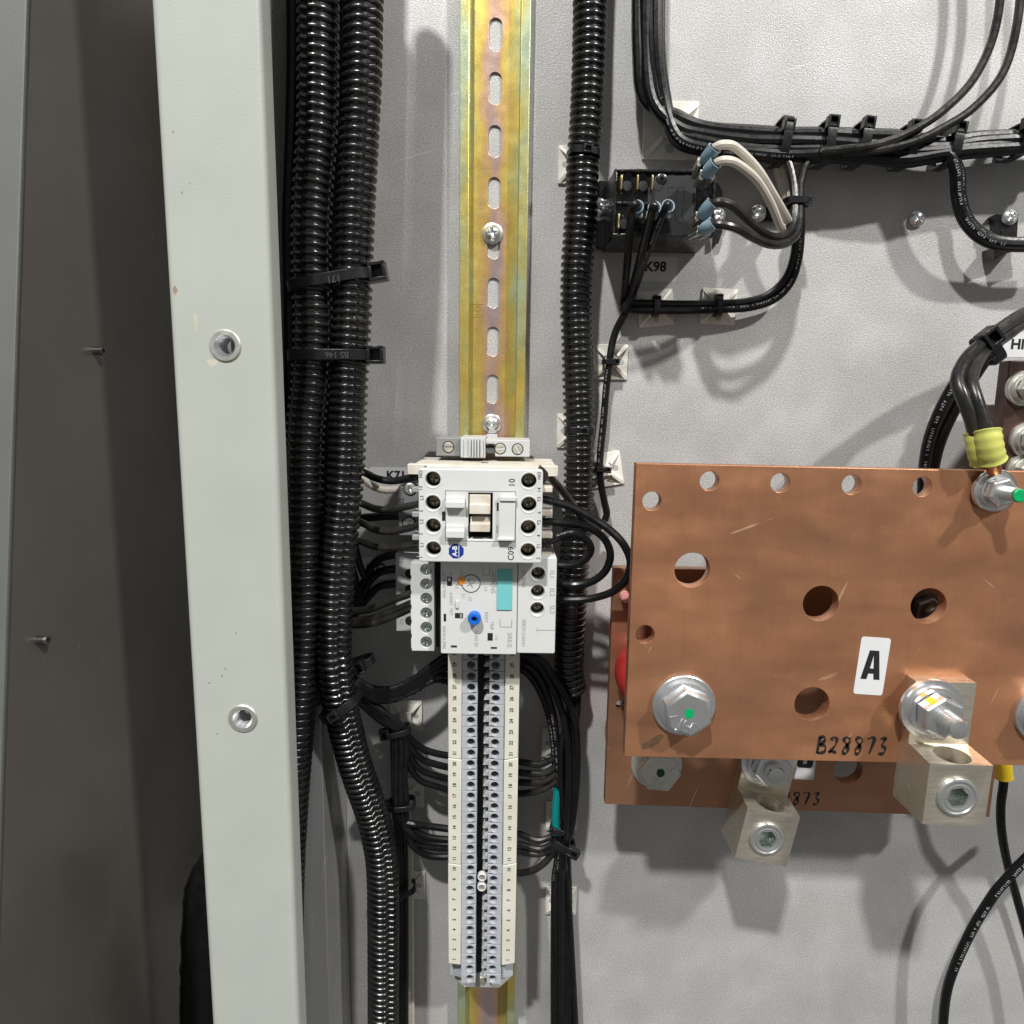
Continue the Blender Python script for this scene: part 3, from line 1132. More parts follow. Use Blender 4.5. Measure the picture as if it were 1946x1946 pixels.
protos = [make_block(k) for k in range(5)]
flush_curves()
used = [False] * 5
jit = random.Random(77)
for num in range(30, -2, -1):
    z = z29 + (num - 29) * PITCH + jit.uniform(-0.05, 0.05)
    lab = ('grey terminal block between markers numbered %d' % num) if num > 0 else 'unnumbered grey terminal block below block 1, %s' % ('nearer to it' if num == 0 else 'next to the end bracket')
    if num == 30:
        lab = 'grey terminal block half under the overload relay, numbered 30'
    k = (num * 3) % 5
    at = (TX + jit.uniform(-0.12, 0.12), z, jit.uniform(-0.12, 0.12))
    if used[k]:
        copy_at(protos[k], at, jit.uniform(-0.006, 0.006), lab)
    else:
        used[k] = True
        protos[k].location = W(at)
        prop(protos[k], lab)
for k, (hi, lo) in enumerate(((30, 21), (20, 11), (10, 1))):
    for s in (-1, 1):
        z1, z0 = z29 + (hi - 29 + 0.5) * PITCH, z29 + (lo - 29 - 0.5) * PITCH
        t_ = thing('marker_strip', 'cream marker strip numbered %d to %d on the %s edge of the terminals' % (lo, hi, 'post-side' if s < 0 else 'copper-side'), 'marker strip',
                   (TX + s * 14.5, z0, TH_), 'cream marker strips')
        x0, x1 = TX + s * 11.05, TX + s * (18.0 if s < 0 else 18.4)
        sl = 1.6
        if s < 0:
            poly = [(x1, z0 + 0.1 + sl * 0.55), (x0, z0 + 0.1), (x0, z1 - 0.1), (x1, z1 - 0.1 + sl * 0.55)]
        else:
            poly = [(x0, z0 + 0.1), (x1, z0 + 0.1 + sl), (x1, z1 - 0.1 + sl), (x0, z1 - 0.1)]
        MB().prism(poly, 41.5, TH_ + 0.9).build('strip', 'marker', t_, bevel=0.4)
        for num in range(hi, lo - 1, -1):
            text(str(num), TX + s * 14.6, z29 + (num - 29 + 0.12) * PITCH, TH_ + 0.9, 2.55, 'ink', t_, 90 if True else 0, 0.07, 'number', 0.95)
# bridge screws at 9 and 8
for u, v, lab in ((916, 1666, 'upper'), (915.5, 1685, 'lower')):
    x, z = Q(u, v, TH_ - 1)
    t_ = thing('bridge_screw', '%s of two cream-sleeved screws in the channel by terminals 8 and 9' % lab, 'screw', (x, z, 38), 'bridge screws')
    MB().lathe(x, z, [(2.4, 42.4), (2.4, 44.6), (2.1, 44.9), (1.75, 44.9), (1.75, 44.0)], 24).build('sleeve', 'shell', t_)
    MB().field(x, z, 1.72, lambda a, c: 44.4 - (0.6 if abs(a * 0.8 - c * 0.6) < 0.28 else 0), 9, 32).build('head', 'screw_pale', t_, ang=40)

# end clamp below the last block (the strip runs on below)
zc = z29 + (-1 - 29 - 0.5) * PITCH
t_ = thing('end_bracket', 'plain grey end bracket closing the foot of the terminal strip', 'end bracket', (TX, zc - 8, 0))
MB().prof_z([(-17 + TX, 7.6), (-17 + TX, 30), (-10 + TX, 38), (10 + TX, 38), (17 + TX, 30), (17 + TX, 7.6)], zc - 9, zc - 0.3).build('body', 'grey_clip', t_, bevel=0.4)
MB().field(TX, zc - 4.6, 2.6, lambda a, c: 38.6 - (0.5 if abs(a) < 0.4 else 0) if math.hypot(a, c) < 2.5 else 38.0, 9, 32).build('screw', 'screw_pale', t_, ang=40)

# ------------------------------------------------------------------ end clamp above the contactor
EH = 31.0
t_ = thing('end_clamp', 'grey rail end clamp with three slotted screws above the contactor', 'end clamp', tuple(Q3(918, 852, 0)))


def R_(u0, v0, u1, v1, h):
    vm_, um = (v0 + v1) / 2, (u0 + u1) / 2
    return (Q(u0, vm_, h)[0], Q(u1, vm_, h)[0], Q(um, v1, h)[1], Q(um, v0, h)[1])


def clamp_screw(parent, u, v, h, rpx, rot, mat='screw_pale'):
    x, z = Q(u, v, h)
    r = rpx * (DC - h) / FPX
    MB().lathe(x, z, [(r * 1.22, h - 0.5), (r * 1.22, h + 0.06), (r * 1.02, h + 0.06), (r * 1.02, h - 1)], 28).build('screw_well', 'hole_dark', parent)
    c, s = math.cos(rot), math.sin(rot)
    MB().field(x, z, r, lambda a, b2: h + 0.25 - (0.7 if abs(-a * s + b2 * c) < r * 0.17 else 0) - 0.2 * (math.hypot(a, b2) / r) ** 4, 10, 40).build('slotted_screw', mat, parent, ang=40)


x0, x1, z0, z1 = R_(828, 832, 875, 867, EH)
MB().box(x0, x1, z0, z1, 7.6, EH).build('foot_block', 'grey_dark', t_, bevel=0.5)
x0, x1, z0, z1 = R_(874.5, 832, 922, 871, EH + 4)
m = MB().box(x0, x1, z0, z1, 7.6, EH + 2)
xa = [x0 + (x1 - x0) * q for q in (0, 0.12, 0.34, 0.45, 0.56, 0.68, 0.8, 0.97)]
for k in (0, 2, 3, 4, 5, 6):
    m.box(xa[k] + 0.1, xa[k] + (1.0 if k not in (0, 6) else 1.5), z0 + 0.4, z1 - 0.4, EH + 1.9, EH + 3.4)
m.build('ribbed_clip', 'grey_clip', t_, bevel=0.25)
x0, x1, z0, z1 = R_(922, 836, 1007, 868, EH)
m = MB()
zm = z0 + (z1 - z0) * 0.3
xm = x0 + (x1 - x0) * 0.22
m.prism([(xm, z0), (x1, z0), (x1, z1), (x0, z1), (x0, z1 - 2.2), (xm, z1 - 2.2)], 7.6, EH)
m.box(x0, xm + 0.1, z0 + 1.2, z0 + 4, 7.6, EH - 6)
m.build('clamp_block', 'grey_clip', t_, bevel=0.4)
clamp_screw(t_, 852, 849.5, EH, 9.3, 0.0)
clamp_screw(t_, 950.5, 852.5, EH, 9.3, 0.1)
clamp_screw(t_, 983.5, 853.5, EH, 9.3, 2.1)
x0, x1, z0, z1 = R_(924, 826, 945, 838, 9)
MB().box(x0, x1, z0, z1, 1.2, 8.5).build('tongue', 'grey_clip', t_, bevel=0.3)

# ------------------------------------------------------------------ contactor
CH = 72.0
x0, x1 = Q(795.5, 980, CH)[0], Q(1030.5, 980, CH)[0]
z1, z0 = Q(913, 892, CH)[1], Q(913, 1069, CH)[1]
con = thing('contactor', 'white contactor with blue octagonal badge, two rows of screw wells and a centre slider', 'contactor', ((x0 + x1) / 2, (z0 + z1) / 2, 8))
wells = [(822.5, 911), (822.5, 956), (823, 1000), (823.5, 1043.5), (1005, 914), (1005, 959), (1004, 1003), (1003.5, 1047)]
wx = [Q(u, v, CH) for u, v in wells]
wr_ = 14.8 * (DC - CH) / FPX
op = R_(890, 937, 936, 1025, CH)
plate('front_cover', rrect(x0, x1, z0, z1, 1.2), [(x, z, wr_) for x, z in wx] + [[(op[0], op[2]), (op[1], op[2]), (op[1], op[3]), (op[0], op[3])]], CH - 7, CH, 'shell', con, 0.5)
# body under the cover: rim walls so wells are deep
m = MB().box(x0 + 0.6, x1 - 0.6, z0 + 0.6, z1 - 0.6, 8, 50)
m.build('body', 'shell_shadow', con, bevel=0.5)
for q in range(4):
    a = [(x0 + 0.7, x0 + 1.6, z0 + 0.7, z1 - 0.7), (x1 - 1.6, x1 - 0.7, z0 + 0.7, z1 - 0.7), (x0 + 0.7, x1 - 0.7, z0 + 0.7, z0 + 1.6), (x0 + 0.7, x1 - 0.7, z1 - 1.6, z1 - 0.7)][q]
    MB().box(*a, 49, CH - 6.9).build('side_wall', 'shell', con)
for k, (x, z) in enumerate(wx):
    MB().lathe(x, z, [(wr_ * 1.02, CH - 6.8), (wr_ * 1.02, 56), (0, 56)][::-1], 28).build('well', 'hole_dark', con)
    rot = RND.uniform(0, PI)
    f = cross_field(2.9, 1.4, 0.42, 0.5, 64.5, rot)
    MB().field(x, z, 2.9, f, 14, 48).lathe(x, z, [(2.9, 56), (2.9, 64.0)], 48).build('clamp_screw', 'screw_brassy', con, ang=50)
    MB().lathe(x, z, [(wr_ + 0.02, CH + 0.02), (wr_ + 0.45, CH + 0.16), (wr_ + 0.8, CH + 0.02)][::-1], 32).build('well_rim', 'shell', con)
# wide base plates (top lid visible from above)
bx0, bx1 = Q(776, 975, 50)[0], Q(1058, 980, 50)[0]
MB().prism([(bx0, z1 - 5), (bx1, z1 - 5), (bx1, z1 + 0.1), (bx0, z1 + 0.1)], 46, 52).build('top_rim', 'shell_cream', con, bevel=0.4)
m = MB().prof_x([(z1 - 4, 10), (z1 + 0.1, 10), (z1 + 0.1, 46.1), (z1 - 4, 46.1)], bx0 + 3, bx1 - 1)
m.build('top_lid', 'shell_cream', con, bevel=0.4)
sx, sz = Q(921, 878, 40)
MB().box(sx - 1.8, sx + 1.8, z1 + 0.05, z1 + 0.14, 37, 41).build('lid_slot', 'hole_dark', con)
MB().box(bx1 - 9, bx1 - 1.5, z0 + 1, z1 - 4.1, 10, 40).build('base_side', 'shell_shadow', con, bevel=0.4)
MB().box(bx0 + 4, bx0 + 9.5, z0 + 1, z1 - 4.1, 10, 36).build('base_side', 'shell_shadow', con, bevel=0.4)
# little catches between the wires on the right side
for v in (931, 976, 1018, 1060):
    a = R_(1031, v - 6, 1050, v + 5, 56)
    MB().box(a[0] - 0.6, a[1], a[2], a[3], 40, 56).build('side_catch', 'shell_cream', con, bevel=0.4)
for v in (931, 978, 1022):
    a = R_(783, v - 5, 797, v + 5, 52)
    MB().box(a[0], a[1], a[2], a[3], 36, 52).build('side_catch', 'shell_shadow', con, bevel=0.4)
# centre frame: thin groove lines around the slider
a = R_(846, 933, 980, 1029, CH)
g = 0.22
MB().box(a[0], a[1], a[3] - g, a[3], CH - 0.1, CH + 0.03).box(a[0], a[0] + g, a[2], a[3], CH - 0.1, CH + 0.035).box(a[1] - g, a[1], a[2], a[3], CH - 0.1, CH + 0.035).box(a[0], a[1], a[2], a[2] + g, CH - 0.1, CH + 0.03).build('groove', 'ink', con)
a = R_(840, 972, 847, 990, CH)
MB().box(a[0], a[1], a[2], a[3], CH - 0.1, CH + 0.02).build('groove', 'ink', con)
for (u0, v0, u1, v1, hh) in ((846, 946, 883, 966, 3.4), (847, 1000, 882.5, 1023, 3.4)):
    a = R_(u0, v0, u1, v1, CH + hh)
    mz = a[3] - (a[3] - a[2]) * 0.35
    m = MB().prof_x([(a[2], CH), (a[3], CH), (a[3], CH + hh * 0.55), (mz, CH + hh * 0.6), (mz - 0.2, CH + hh), (a[2] + 0.1, CH + hh)], a[0], a[1])
    m.build('snap_tab', 'shell', con, bevel=0.25)
a = R_(948, 948, 979, 1026, CH + 2)
m = MB().box(a[0], a[1], a[2], a[3], CH, CH + 1.8)
m.box(a[0] - 0.6, a[0] + 0.4, a[2] + 0.6, a[3] - 9, CH, CH + 1.0)
m.box(a[0] - 0.5, a[1] - 0.3, a[2] - 0.3, a[2] + 0.9, CH, CH + 3.0)
m.box(a[0] + 0.3, a[1] + 0.3, a[3] - 1.0, a[3] + 1.0, CH, CH + 2.6)
m.build('side_slide', 'shell', con, bevel=0.25)
for v0, v1 in ((955, 971), (998, 1013)):
    a = R_(944, v0, 947.6, v1, CH)
    MB().box(a[0], a[1], a[2], a[3], CH - 0.1, CH + 0.05).build('slot', 'hole_dark', con)
# slider in the opening
MB().box(op[0] - 0.5, op[1] + 0.5, op[2] - 0.5, op[3] + 0.5, 50.1, 55).build('slider_floor', 'hole_dark', con)
a = R_(891.5, 940, 934, 976, CH)
zt = a[3] - (a[3] - a[2]) * 0.5
MB().prof_x([(a[2], 55), (a[3], 55), (a[3], CH + 0.3), (zt, CH + 0.3), (zt, CH + 1.6), (a[2], CH + 1.8)], a[0] + 0.2, a[1] - 0.5).build('slider', 'shell_cream', con, bevel=0.25)
a = R_(893, 985, 931, 1011, CH + 2)
zt = a[3] - (a[3] - a[2]) * 0.42
MB().prof_x([(a[2], 55), (a[3], 55), (a[3], CH - 3), (zt + 0.5, CH - 1.5), (zt, CH + 2.0), (a[2], CH + 2.0)], a[0], a[1]).build('slider', 'shell_cream', con, bevel=0.25)
# lettering
for s_, u, v in (('NO', 800, 901), ('13', 800, 928), ('L3', 802, 946), ('5', 801, 971), ('L2', 801.5, 991), ('3', 800.5, 1015), ('L1', 802, 1035), ('1', 800.5, 1059),
                 ('NO', 1025, 904), ('14', 1025, 931), ('T3', 1025, 949), ('6', 1025, 974), ('T2', 1024.5, 993), ('4', 1024, 1018), ('T1', 1023.5, 1038), ('2', 1023, 1061)):
    x, z = Q(u, v, CH)
    text(s_, x, z, CH, 2.15, 'ink', con, 90, 0.02, 'lettering', 1.0, 1.05)
for s_, u, v, sz_ in (('10', 973.5, 917.5, 3.9), ('C09', 971.5, 1052, 3.9)):
    x, z = Q(u, v, CH)
    text(s_, x, z, CH, sz_, 'ink', con, 90, 0.03, 'lettering', 0.95, 1.05)
x, z = Q(867, 1047.5, CH)
R8 = 15.6 * (DC - CH) / FPX
lg = MB().lathe(x, z, [(0, CH - 0.05), (R8, CH - 0.05), (R8, CH + 0.05), (0, CH + 0.05)], 8, PI / 8).build('badge', 'logo_blue', con, smooth=False)
text('A-B', x - 0.55, z, CH + 0.06, 3.1, 'print_white', lg, 90, 0.06, 'badge_letters', 1.0)
MB().box(x + 1.1, x + 1.36, z - R8 * 0.9, z + R8 * 0.9, CH + 0.05, CH + 0.1).build('badge_line', 'print_white', lg)

# ------------------------------------------------------------------ overload relay
OH = 62.0
rel = thing('overload_relay', 'white overload relay with blue reset button, dial and turquoise window under the contactor', 'relay', tuple(Q3(920, 1240, 8)))
a = R_(837.5, 1060, 982.5, 1243, OH)
plate('front_cover', rrect(a[0], a[1], a[2], a[3], 0.8), [(*Q(895, 1109, OH), 17.8 * (DC - OH) / FPX)], OH - 4, OH, 'shell', rel, 0.35)
MB().box(a[0] + 0.4, a[1] - 0.4, a[2] + 0.4, a[3], 8, OH - 4.01).build('body', 'shell', rel, bevel=0.3)
a2 = R_(983.5, 1060, 1056.5, 1242, OH)
ws_ = [Q(1022.5, 1091, OH), Q(1022, 1125, OH), Q(1021, 1158, OH)]
w3 = 13.6 * (DC - OH) / FPX
plate('terminal_cover', rrect(a2[0] + 0.05, a2[1], a2[2], a2[3], 0.8), [(x, z, w3) for x, z in ws_], OH - 9, OH - 0.3, 'shell', rel, 0.35)
MB().box(a2[0] + 0.4, a2[1] - 0.4, a2[2] + 0.4, a2[3], 8, OH - 9.01).build('body', 'shell_shadow', rel, bevel=0.3)
for x, z in ws_:
    MB().lathe(x, z, [(0, OH - 8.95), (w3 * 1.0, OH - 8.95), (w3 * 1.01, OH - 1.2)], 28).build('well', 'hole_dark', rel)
    f = cross_field(2.4, 1.5, 0.4, 0.5, OH - 6.2, RND.uniform(0, 3))
    MB().field(x, z, 2.4, f, 14, 48).lathe(x, z, [(2.4, OH - 9), (2.4, OH - 6.7)], 48).build('clamp_screw', 'screw_brassy', rel, ang=50)
    MB().lathe(x, z, [(w3 + 0.8, OH - 0.28), (w3 + 0.45, OH - 0.12), (w3 + 0.02, OH - 0.28)], 32).build('well_rim', 'shell', rel)
# left control terminals, a lower step
LH = 55.0
a3 = R_(782, 1070, 837, 1237, LH)
poly = [(a3[1], a3[2]), (a3[0], a3[2])]
nn = 6
for k in range(nn):
    zq = a3[2] + (a3[3] - a3[2]) * (k + 0.15) / nn
    zr = a3[2] + (a3[3] - a3[2]) * (k + 0.85) / nn
    poly += [(a3[0], zq), (a3[0] - 0.35, zq + 0.15), (a3[0] - 0.35, zr - 0.15), (a3[0], zr)]
poly += [(a3[0], a3[3]), (a3[1], a3[3])]
sw = [Q(810, v, LH) for v in (1083, 1110.5, 1138, 1165.5, 1193, 1220.5)]
sr = 11.8 * (DC - LH) / FPX
xs = Q(825, 1150, LH)[0]
plate('control_terminals', [(min(p[0], xs), p[1]) for p in poly], [(x, z, sr) for x, z in sw], LH - 7, LH, 'shell', rel, 0.15)
MB().box(a3[0] + 0.4, a3[1] - 0.1, a3[2] + 0.3, a3[3] - 0.3, 14, LH - 7.01).build('terminal_body', 'shell_shadow', rel)
MB().box(xs + 0.1, a3[1] + 0.3, a3[2] + 0.05, a3[3], 14, LH - 6).build('step', 'hole_dark', rel)
for x, z in sw:
    rot = RND.uniform(-0.4, 0.4)
    f = cross_field(sr * 0.96, 1.1, 0.42, 0.35, LH - 0.5, rot)
    MB().field(x, z, sr * 0.96, f, 14, 48).lathe(x, z, [(sr * 0.96, LH - 7), (sr * 0.96, LH - 0.85)], 48).build('control_screw', 'screw_green', rel, ang=50)
# front details
x, z = Q(895, 1109, OH)
rd = 17.2 * (DC - OH) / FPX
MB().lathe(x, z, [(rd, OH - 3.5), (rd, OH + 0.15), (rd - 0.25, OH + 0.4), (0, OH + 0.4)], 40).build('dial', 'shell', rel)
MB().lathe(x, z, [(rd + 0.35, OH + 0.0), (rd + 0.35, OH + 0.05), (rd, OH + 0.05)], 40).build('dial_ring', 'ink', rel)
for (dx, dz, ww, hh, rr) in ((-0.3, 0.2, 0.7, 4.6, 0.5), (0.1, 0, 4.2, 0.55, 0.5)):
    c, s = math.cos(rr), math.sin(rr)
    m = MB().prism([(x + dx + p * c - q * s, z + dz + p * s + q * c) for p, q in ((-ww / 2, -hh / 2), (ww / 2, -hh / 2), (ww / 2, hh / 2), (-ww / 2, hh / 2))], OH + 0.3, OH + 0.44 + ww * 0.01)
    m.build('dial_slot', 'ink_grey', rel)
for k in range(18):
    an = math.radians(60 - k * 17.5)
    c, s = math.cos(an), math.sin(an)
    r0, r1 = rd + 0.9, rd + 1.5
    m = MB().prism([(x + r0 * c - 0.07 * s, z + r0 * s + 0.07 * c), (x + r0 * c + 0.07 * s, z + r0 * s - 0.07 * c), (x + r1 * c + 0.07 * s, z + r1 * s - 0.07 * c), (x + r1 * c - 0.07 * s, z + r1 * s + 0.07 * c)], OH - 0.02, OH + 0.03)
    m.build('dial_tick', 'ink_grey', rel)
xo, zo = Q(877.5, 1103.5, OH)
mo = MB()
pts = [(xo + (1.75 + 0.12 * math.sin(5 * q * PI / 12)) * math.cos(q * PI / 12), zo + (1.95 + 0.1 * math.cos(3 * q * PI / 12)) * math.sin(q * PI / 12)) for q in range(24)]
mo.prism(pts, OH - 0.02, OH + 0.46).build('paint_dot', 'orange_paint', rel, bevel=0.1)
a = R_(944.5, 1081, 973.5, 1159, OH)
MB().box(a[0], a[1], a[2], a[3], OH - 0.05, OH + 0.5).build('setting_window', 'teal_window', rel, bevel=0.15)
MB().box(a[0] - 0.1, a[1] - 0.9, a[2] - 0.65, a[2] - 0.05, OH - 0.05, OH + 0.06).build('window_cast_shadow', 'shell_shadow', rel)  # thin darker strip painting the cast shadow below the raised window
x, z = Q(902, 1172, OH)
rb = 12.6 * (DC - OH) / FPX
m = MB().lathe(x, z, [(rb, OH - 0.05), (rb, OH + 3.9), (rb - 0.5, OH + 4.6), (rb * 0.5, OH + 4.6), (rb * 0.42, OH + 4.2), (rb * 0.36, OH + 2.5), (0, OH + 2.5)], 36)
m.build('reset_button', 'blue_button', rel, ang=45)
MB().lathe(x, z, [(rb * 0.33, OH + 2.52), (0, OH + 2.55)], 20).build('button_hole', 'hole_dark', rel)
for (u0, v0, u1, v1, mt) in ((849.5, 1096, 859, 1113.5, 'hole_dark'), (843, 1166.5, 848, 1181, 'hole_dark'), (864.5, 1165, 880, 1175, 'hole_dark'), (857, 1226.5, 868.5, 1230.5, 'hole_dark'),
                             (932.5, 1229.5, 944.5, 1233, 'hole_dark'), (926.5, 1203, 936.5, 1217.5, 'hole_dark')):
    a = R_(u0, v0, u1, v1, OH)
    MB().box(*a, OH - 0.1, OH + 0.04).build('slot', mt, rel)
a = R_(851, 1097.5, 856.5, 1104, OH)
MB().box(*a, OH, OH + 0.5).build('selector', 'shell', rel, bevel=0.15)
a = R_(866, 1140, 872, 1156, OH)
MB().box(*a, OH - 0.05, OH + 0.8).build('test_key', 'shell', rel, bevel=0.35)
a = R_(874, 1166.5, 878, 1173.5, OH)
MB().box(*a, OH, OH + 0.3).build('selector', 'ink_grey', rel)
for a in (R_(917.5, 1075, 931, 1093, OH), R_(950, 1177, 973, 1192, OH)):
    gg = 0.2
    MB().box(a[0], a[0] + gg, a[2], a[3], OH - 0.05, OH + 0.03).box(a[0], a[1], a[2], a[2] + gg, OH - 0.05, OH + 0.035).box(a[1] - gg, a[1], a[2], a[3], OH - 0.05, OH + 0.03).build('outline', 'ink', rel)
a = R_(1021, 1197.5, 1055, 1199, OH)
MB().box(a[0], a[1], a[2], a[3], OH - 0.33, OH - 0.27).build('hairline', 'ink_grey', rel)
a = R_(1020, 1193.5, 1021, 1203, OH)
MB().box(a[0], a[1], a[2], a[3], OH - 0.33, OH - 0.265).build('hairline', 'ink_grey', rel)
for s_, u, v, sz_, h_ in (('SIEMENS', 937, 1106, 3.3, OH), ('SIRIUS', 968, 1216, 3.0, OH), ('RESET', 924, 1173, 2.2, OH), ('TRIP', 934.5, 1189, 2.3, OH), ('1 0', 943, 1211, 2.1, OH),
                          ('CLASS 20', 905, 1213, 2.2, OH), ('3RB2016-2PB0', 843.7, 1211, 2.1, OH), ('LO 30104 *E04*', 843.7, 1112, 2.1, OH), ('M', 857, 1090.5, 1.9, OH),
                          ('A.RESET  TEST', 857, 1148, 2.0, OH), ('2.0', 923, 1119, 2.0, OH), ('3.0', 893, 1138, 2.0, OH), ('3.5', 880, 1132, 2.0, OH), ('4.0', 868, 1114, 2.0, OH), ('1.0', 877, 1088, 2.0, OH),
                          ('G/120706', 995, 1100, 2.3, OH - 0.3), ('3RB2913-0AA1', 995, 1203, 2.4, OH - 0.3), ('1L1', 1049, 1091, 3.2, OH - 0.3), ('3L2', 1049, 1125, 3.2, OH - 0.3), ('5L3', 1049, 1158, 3.2, OH - 0.3)):
    x, z = Q(u, v, h_)
    text(s_, x, z, h_, sz_, 'ink_grey', rel, -90, 0.0, 'lettering', 0.92)

# lower side modules showing left of contactor and relay
mod = thing('coil_module', 'dark grey coil terminal module with two screws left of the contactor', 'module', tuple(Q3(775, 965, 8)))
a = R_(757, 925, 795, 1018, 30)
MB().box(*a, 8, 30).build('body', 'grey_dark', mod, bevel=0.4)
for u, v in ((779, 929), (777, 995)):
    x, z = Q(u, v, 31)
    r = 3.0
    MB().lathe(x, z, [(r + 0.7, 29.9), (r + 0.7, 30.08), (0, 30.08)], 28).build('well', 'hole_dark', mod)
    MB().field(x, z, r, cross_field(r, 1.2, 0.4, 0.5, 31.2, RND.uniform(0, 2)), 14, 48).build('clamp_screw', 'zinc_dull', mod, ang=50)
x, z = Q(764, 960, 30)
text('50HZ', x, z, 30, 3.3, 'ink', mod, 90, 0.04)
mod = thing('relay_module', 'shaded grey lower terminal module left of the overload relay, marked 2T1 to A2', 'module', tuple(Q3(768, 1130, 8)))
a = R_(752, 1052, 800, 1200, 26)
MB().box(*a, 8, 26).build('body', 'grey_clip', mod, bevel=0.4)
for k, (s_, v) in enumerate((('2T1', 1062), ('4T2', 1094), ('6T3', 1126), ('A2', 1181))):
    x, z = Q(763, v, 26)
    text(s_, x, z, 26, 3.0, 'ink_grey', mod, -90, 0.0)
for v in (1090, 1120, 1180):
    x, z = Q(779, v, 26.1)
    MB().lathe(x, z, [(2.6, 25.95), (2.6, 26.06), (0, 26.06)], 24).build('well', 'hole_dark', mod)

# ------------------------------------------------------------------ stickers
def big_letter(ch, cx, cz, w_, h_, h, parent, rot):
    GLY = {'A': ([(0, 0), (0.27, 1), (0.76, 1), (1.0, 0), (0.68, 0), (0.635, 0.2), (0.37, 0.2), (0.32, 0)], [[(0.41, 0.38), (0.60, 0.38), (0.515, 0.83)]]),
           'B': (rrect(0, 1, 0, 1, 0.16), [[(0.36, 0.18), (0.62, 0.18), (0.62, 0.42), (0.36, 0.42)], [(0.36, 0.58), (0.6, 0.58), (0.6, 0.82), (0.36, 0.82)]])}
    c, s_ = math.cos(math.radians(rot)), math.sin(math.radians(rot))

    def T(p):
        x, z = (p[0] - 0.5) * w_, (p[1] - 0.5) * h_
        return (cx + x * c - z * s_, cz + x * s_ + z * c)
    o_, hs_ = GLY[ch]
    plate('lettering', [T(p) for p in o_], [[T(p) for p in q] for q in hs_], h + 0.01, h + 0.06, 'ink', parent, 0.0)


def sticker(label, u0, v0, u1, v1, h, body, size, mat='sticker', rot=0.0, bold=0.12, sx=1.0, tdu=0, tdv=0, th=0.12, name='sticker'):
    a = R_(u0, v0, u1, v1, h)
    cx, cz = (a[0] + a[1]) / 2, (a[2] + a[3]) / 2
    t_ = thing(name, label, 'label', (cx, cz, h))
    w_, h_ = (a[1] - a[0]) / 2, (a[3] - a[2]) / 2
    pl = rrect(-w_, w_, -h_, h_, min(1.2, w_ * 0.3), 4)
    c, s = math.cos(math.radians(rot)), math.sin(math.radians(rot))
    MB().prism([(cx + x * c - z * s, cz + x * s + z * c) for x, z in pl], h + 0.03, h + th).build('backing', mat, t_)
    x, z = Q((u0 + u1) / 2 + tdu, (v0 + v1) / 2 + tdv, h)
    if body in ('A', 'B'):
        big_letter(body, x, z, size * 0.64, size, h + th, t_, rot)
    else:
        text(body, x, z, h + th, size, 'ink', t_, rot, bold, 'lettering', sx)
    return t_


sticker('pale sticker reading K98 under the black relay', 1213, 488, 1286, 535, 0, 'K98', 6.9, 'sticker_thin', 0, 0.22, 1.0, -4, -4)
sticker('white sticker reading K71 half behind the contactor wires', 702, 888, 792, 926, 0, 'K71', 6.6, 'sticker', 0, 0.22, 1.0, 6, -3)
sticker('white sticker reading K72 in the shade behind the relay wires', 670, 1058, 760, 1101, 0, 'K72', 6.6, 'sticker', 4, 0.22, 1.0, 0, 0)
sticker('white sticker reading HI above the dark bus end', 1905, 631, 1990, 679, 0, 'HI', 7.2, 'sticker', 0, 0.28, 1.05, -14, 0)

# ------------------------------------------------------------------ black power relay K98
KH = 34.0
a = R_(1166, 321, 1359, 450, KH)
kr = thing('power_relay', 'black potted power relay with blade terminals and schematic, wired with blue crimps', 'relay', ((a[0] + a[1]) / 2, (a[2] + a[3]) / 2, 0))
m = MB()
m.frustum((a[0] - 1, a[1] + 1, a[2] - 1, a[3] + 1), (a[0], a[1], a[2], a[3]), 0.1, KH - 3)
m.build('case', 'black_plastic', kr, bevel=1.0)
cx0, cx1, cz0, cz1 = a[0], a[1], a[2], a[3]
wlt = 1.3
for q in ((cx0, cx1, cz1 - wlt, cz1), (cx0, cx1, cz0, cz0 + wlt), (cx0, cx0 + wlt, cz0 + wlt, cz1 - wlt), (cx1 - wlt, cx1, cz0 + wlt, cz1 - wlt)):
    MB().box(*q, KH - 4, KH).build('rim', 'black_plastic', kr, bevel=0.3)
# potting: uneven glossy resin
m = MB()
nx, nz_ = 34, 24
vs = []
rr = random.Random(4)
ph = [rr.uniform(0, 6) for _ in range(6)]
for j in range(nz_ + 1):
    for i in range(nx + 1):
        x = cx0 + 1 + (cx1 - cx0 - 2) * i / nx
        z = cz0 + 1 + (cz1 - cz0 - 2) * j / nz_
        hq = KH - 2.4 + 0.55 * math.sin(x * 0.9 + ph[0]) * math.sin(z * 0.8 + ph[1]) + 0.5 * math.sin(x * 1.9 + ph[2]) * math.cos(z * 2.1 + ph[3]) + rr.uniform(-0.16, 0.16)
        vs.append((x, z, hq))
fs = [(j * (nx + 1) + i, j * (nx + 1) + i + 1, (j + 1) * (nx + 1) + i + 1, (j + 1) * (nx + 1) + i) for j in range(nz_) for i in range(nx)]
material('resin', (0.006, 0.006, 0.007), 0.07, 0, 0.1, 100)
m.add(vs, fs).build('resin', 'resin', kr, ang=80)
q = R_(1245, 332, 1322, 447, KH)
material('relay_face', (0.018, 0.019, 0.021), 0.45, 0, 0.1, 100)
MB().prism([(q[0], q[2]), (q[1], q[2]), (q[1], q[3]), (q[0], q[3] - 0.2), (q[0] - 3.6, q[3] - 6), (q[0] - 3.6, q[2] + 6)], KH - 3.5, KH - 0.6).build('label_plate', 'relay_face', kr, bevel=0.3)
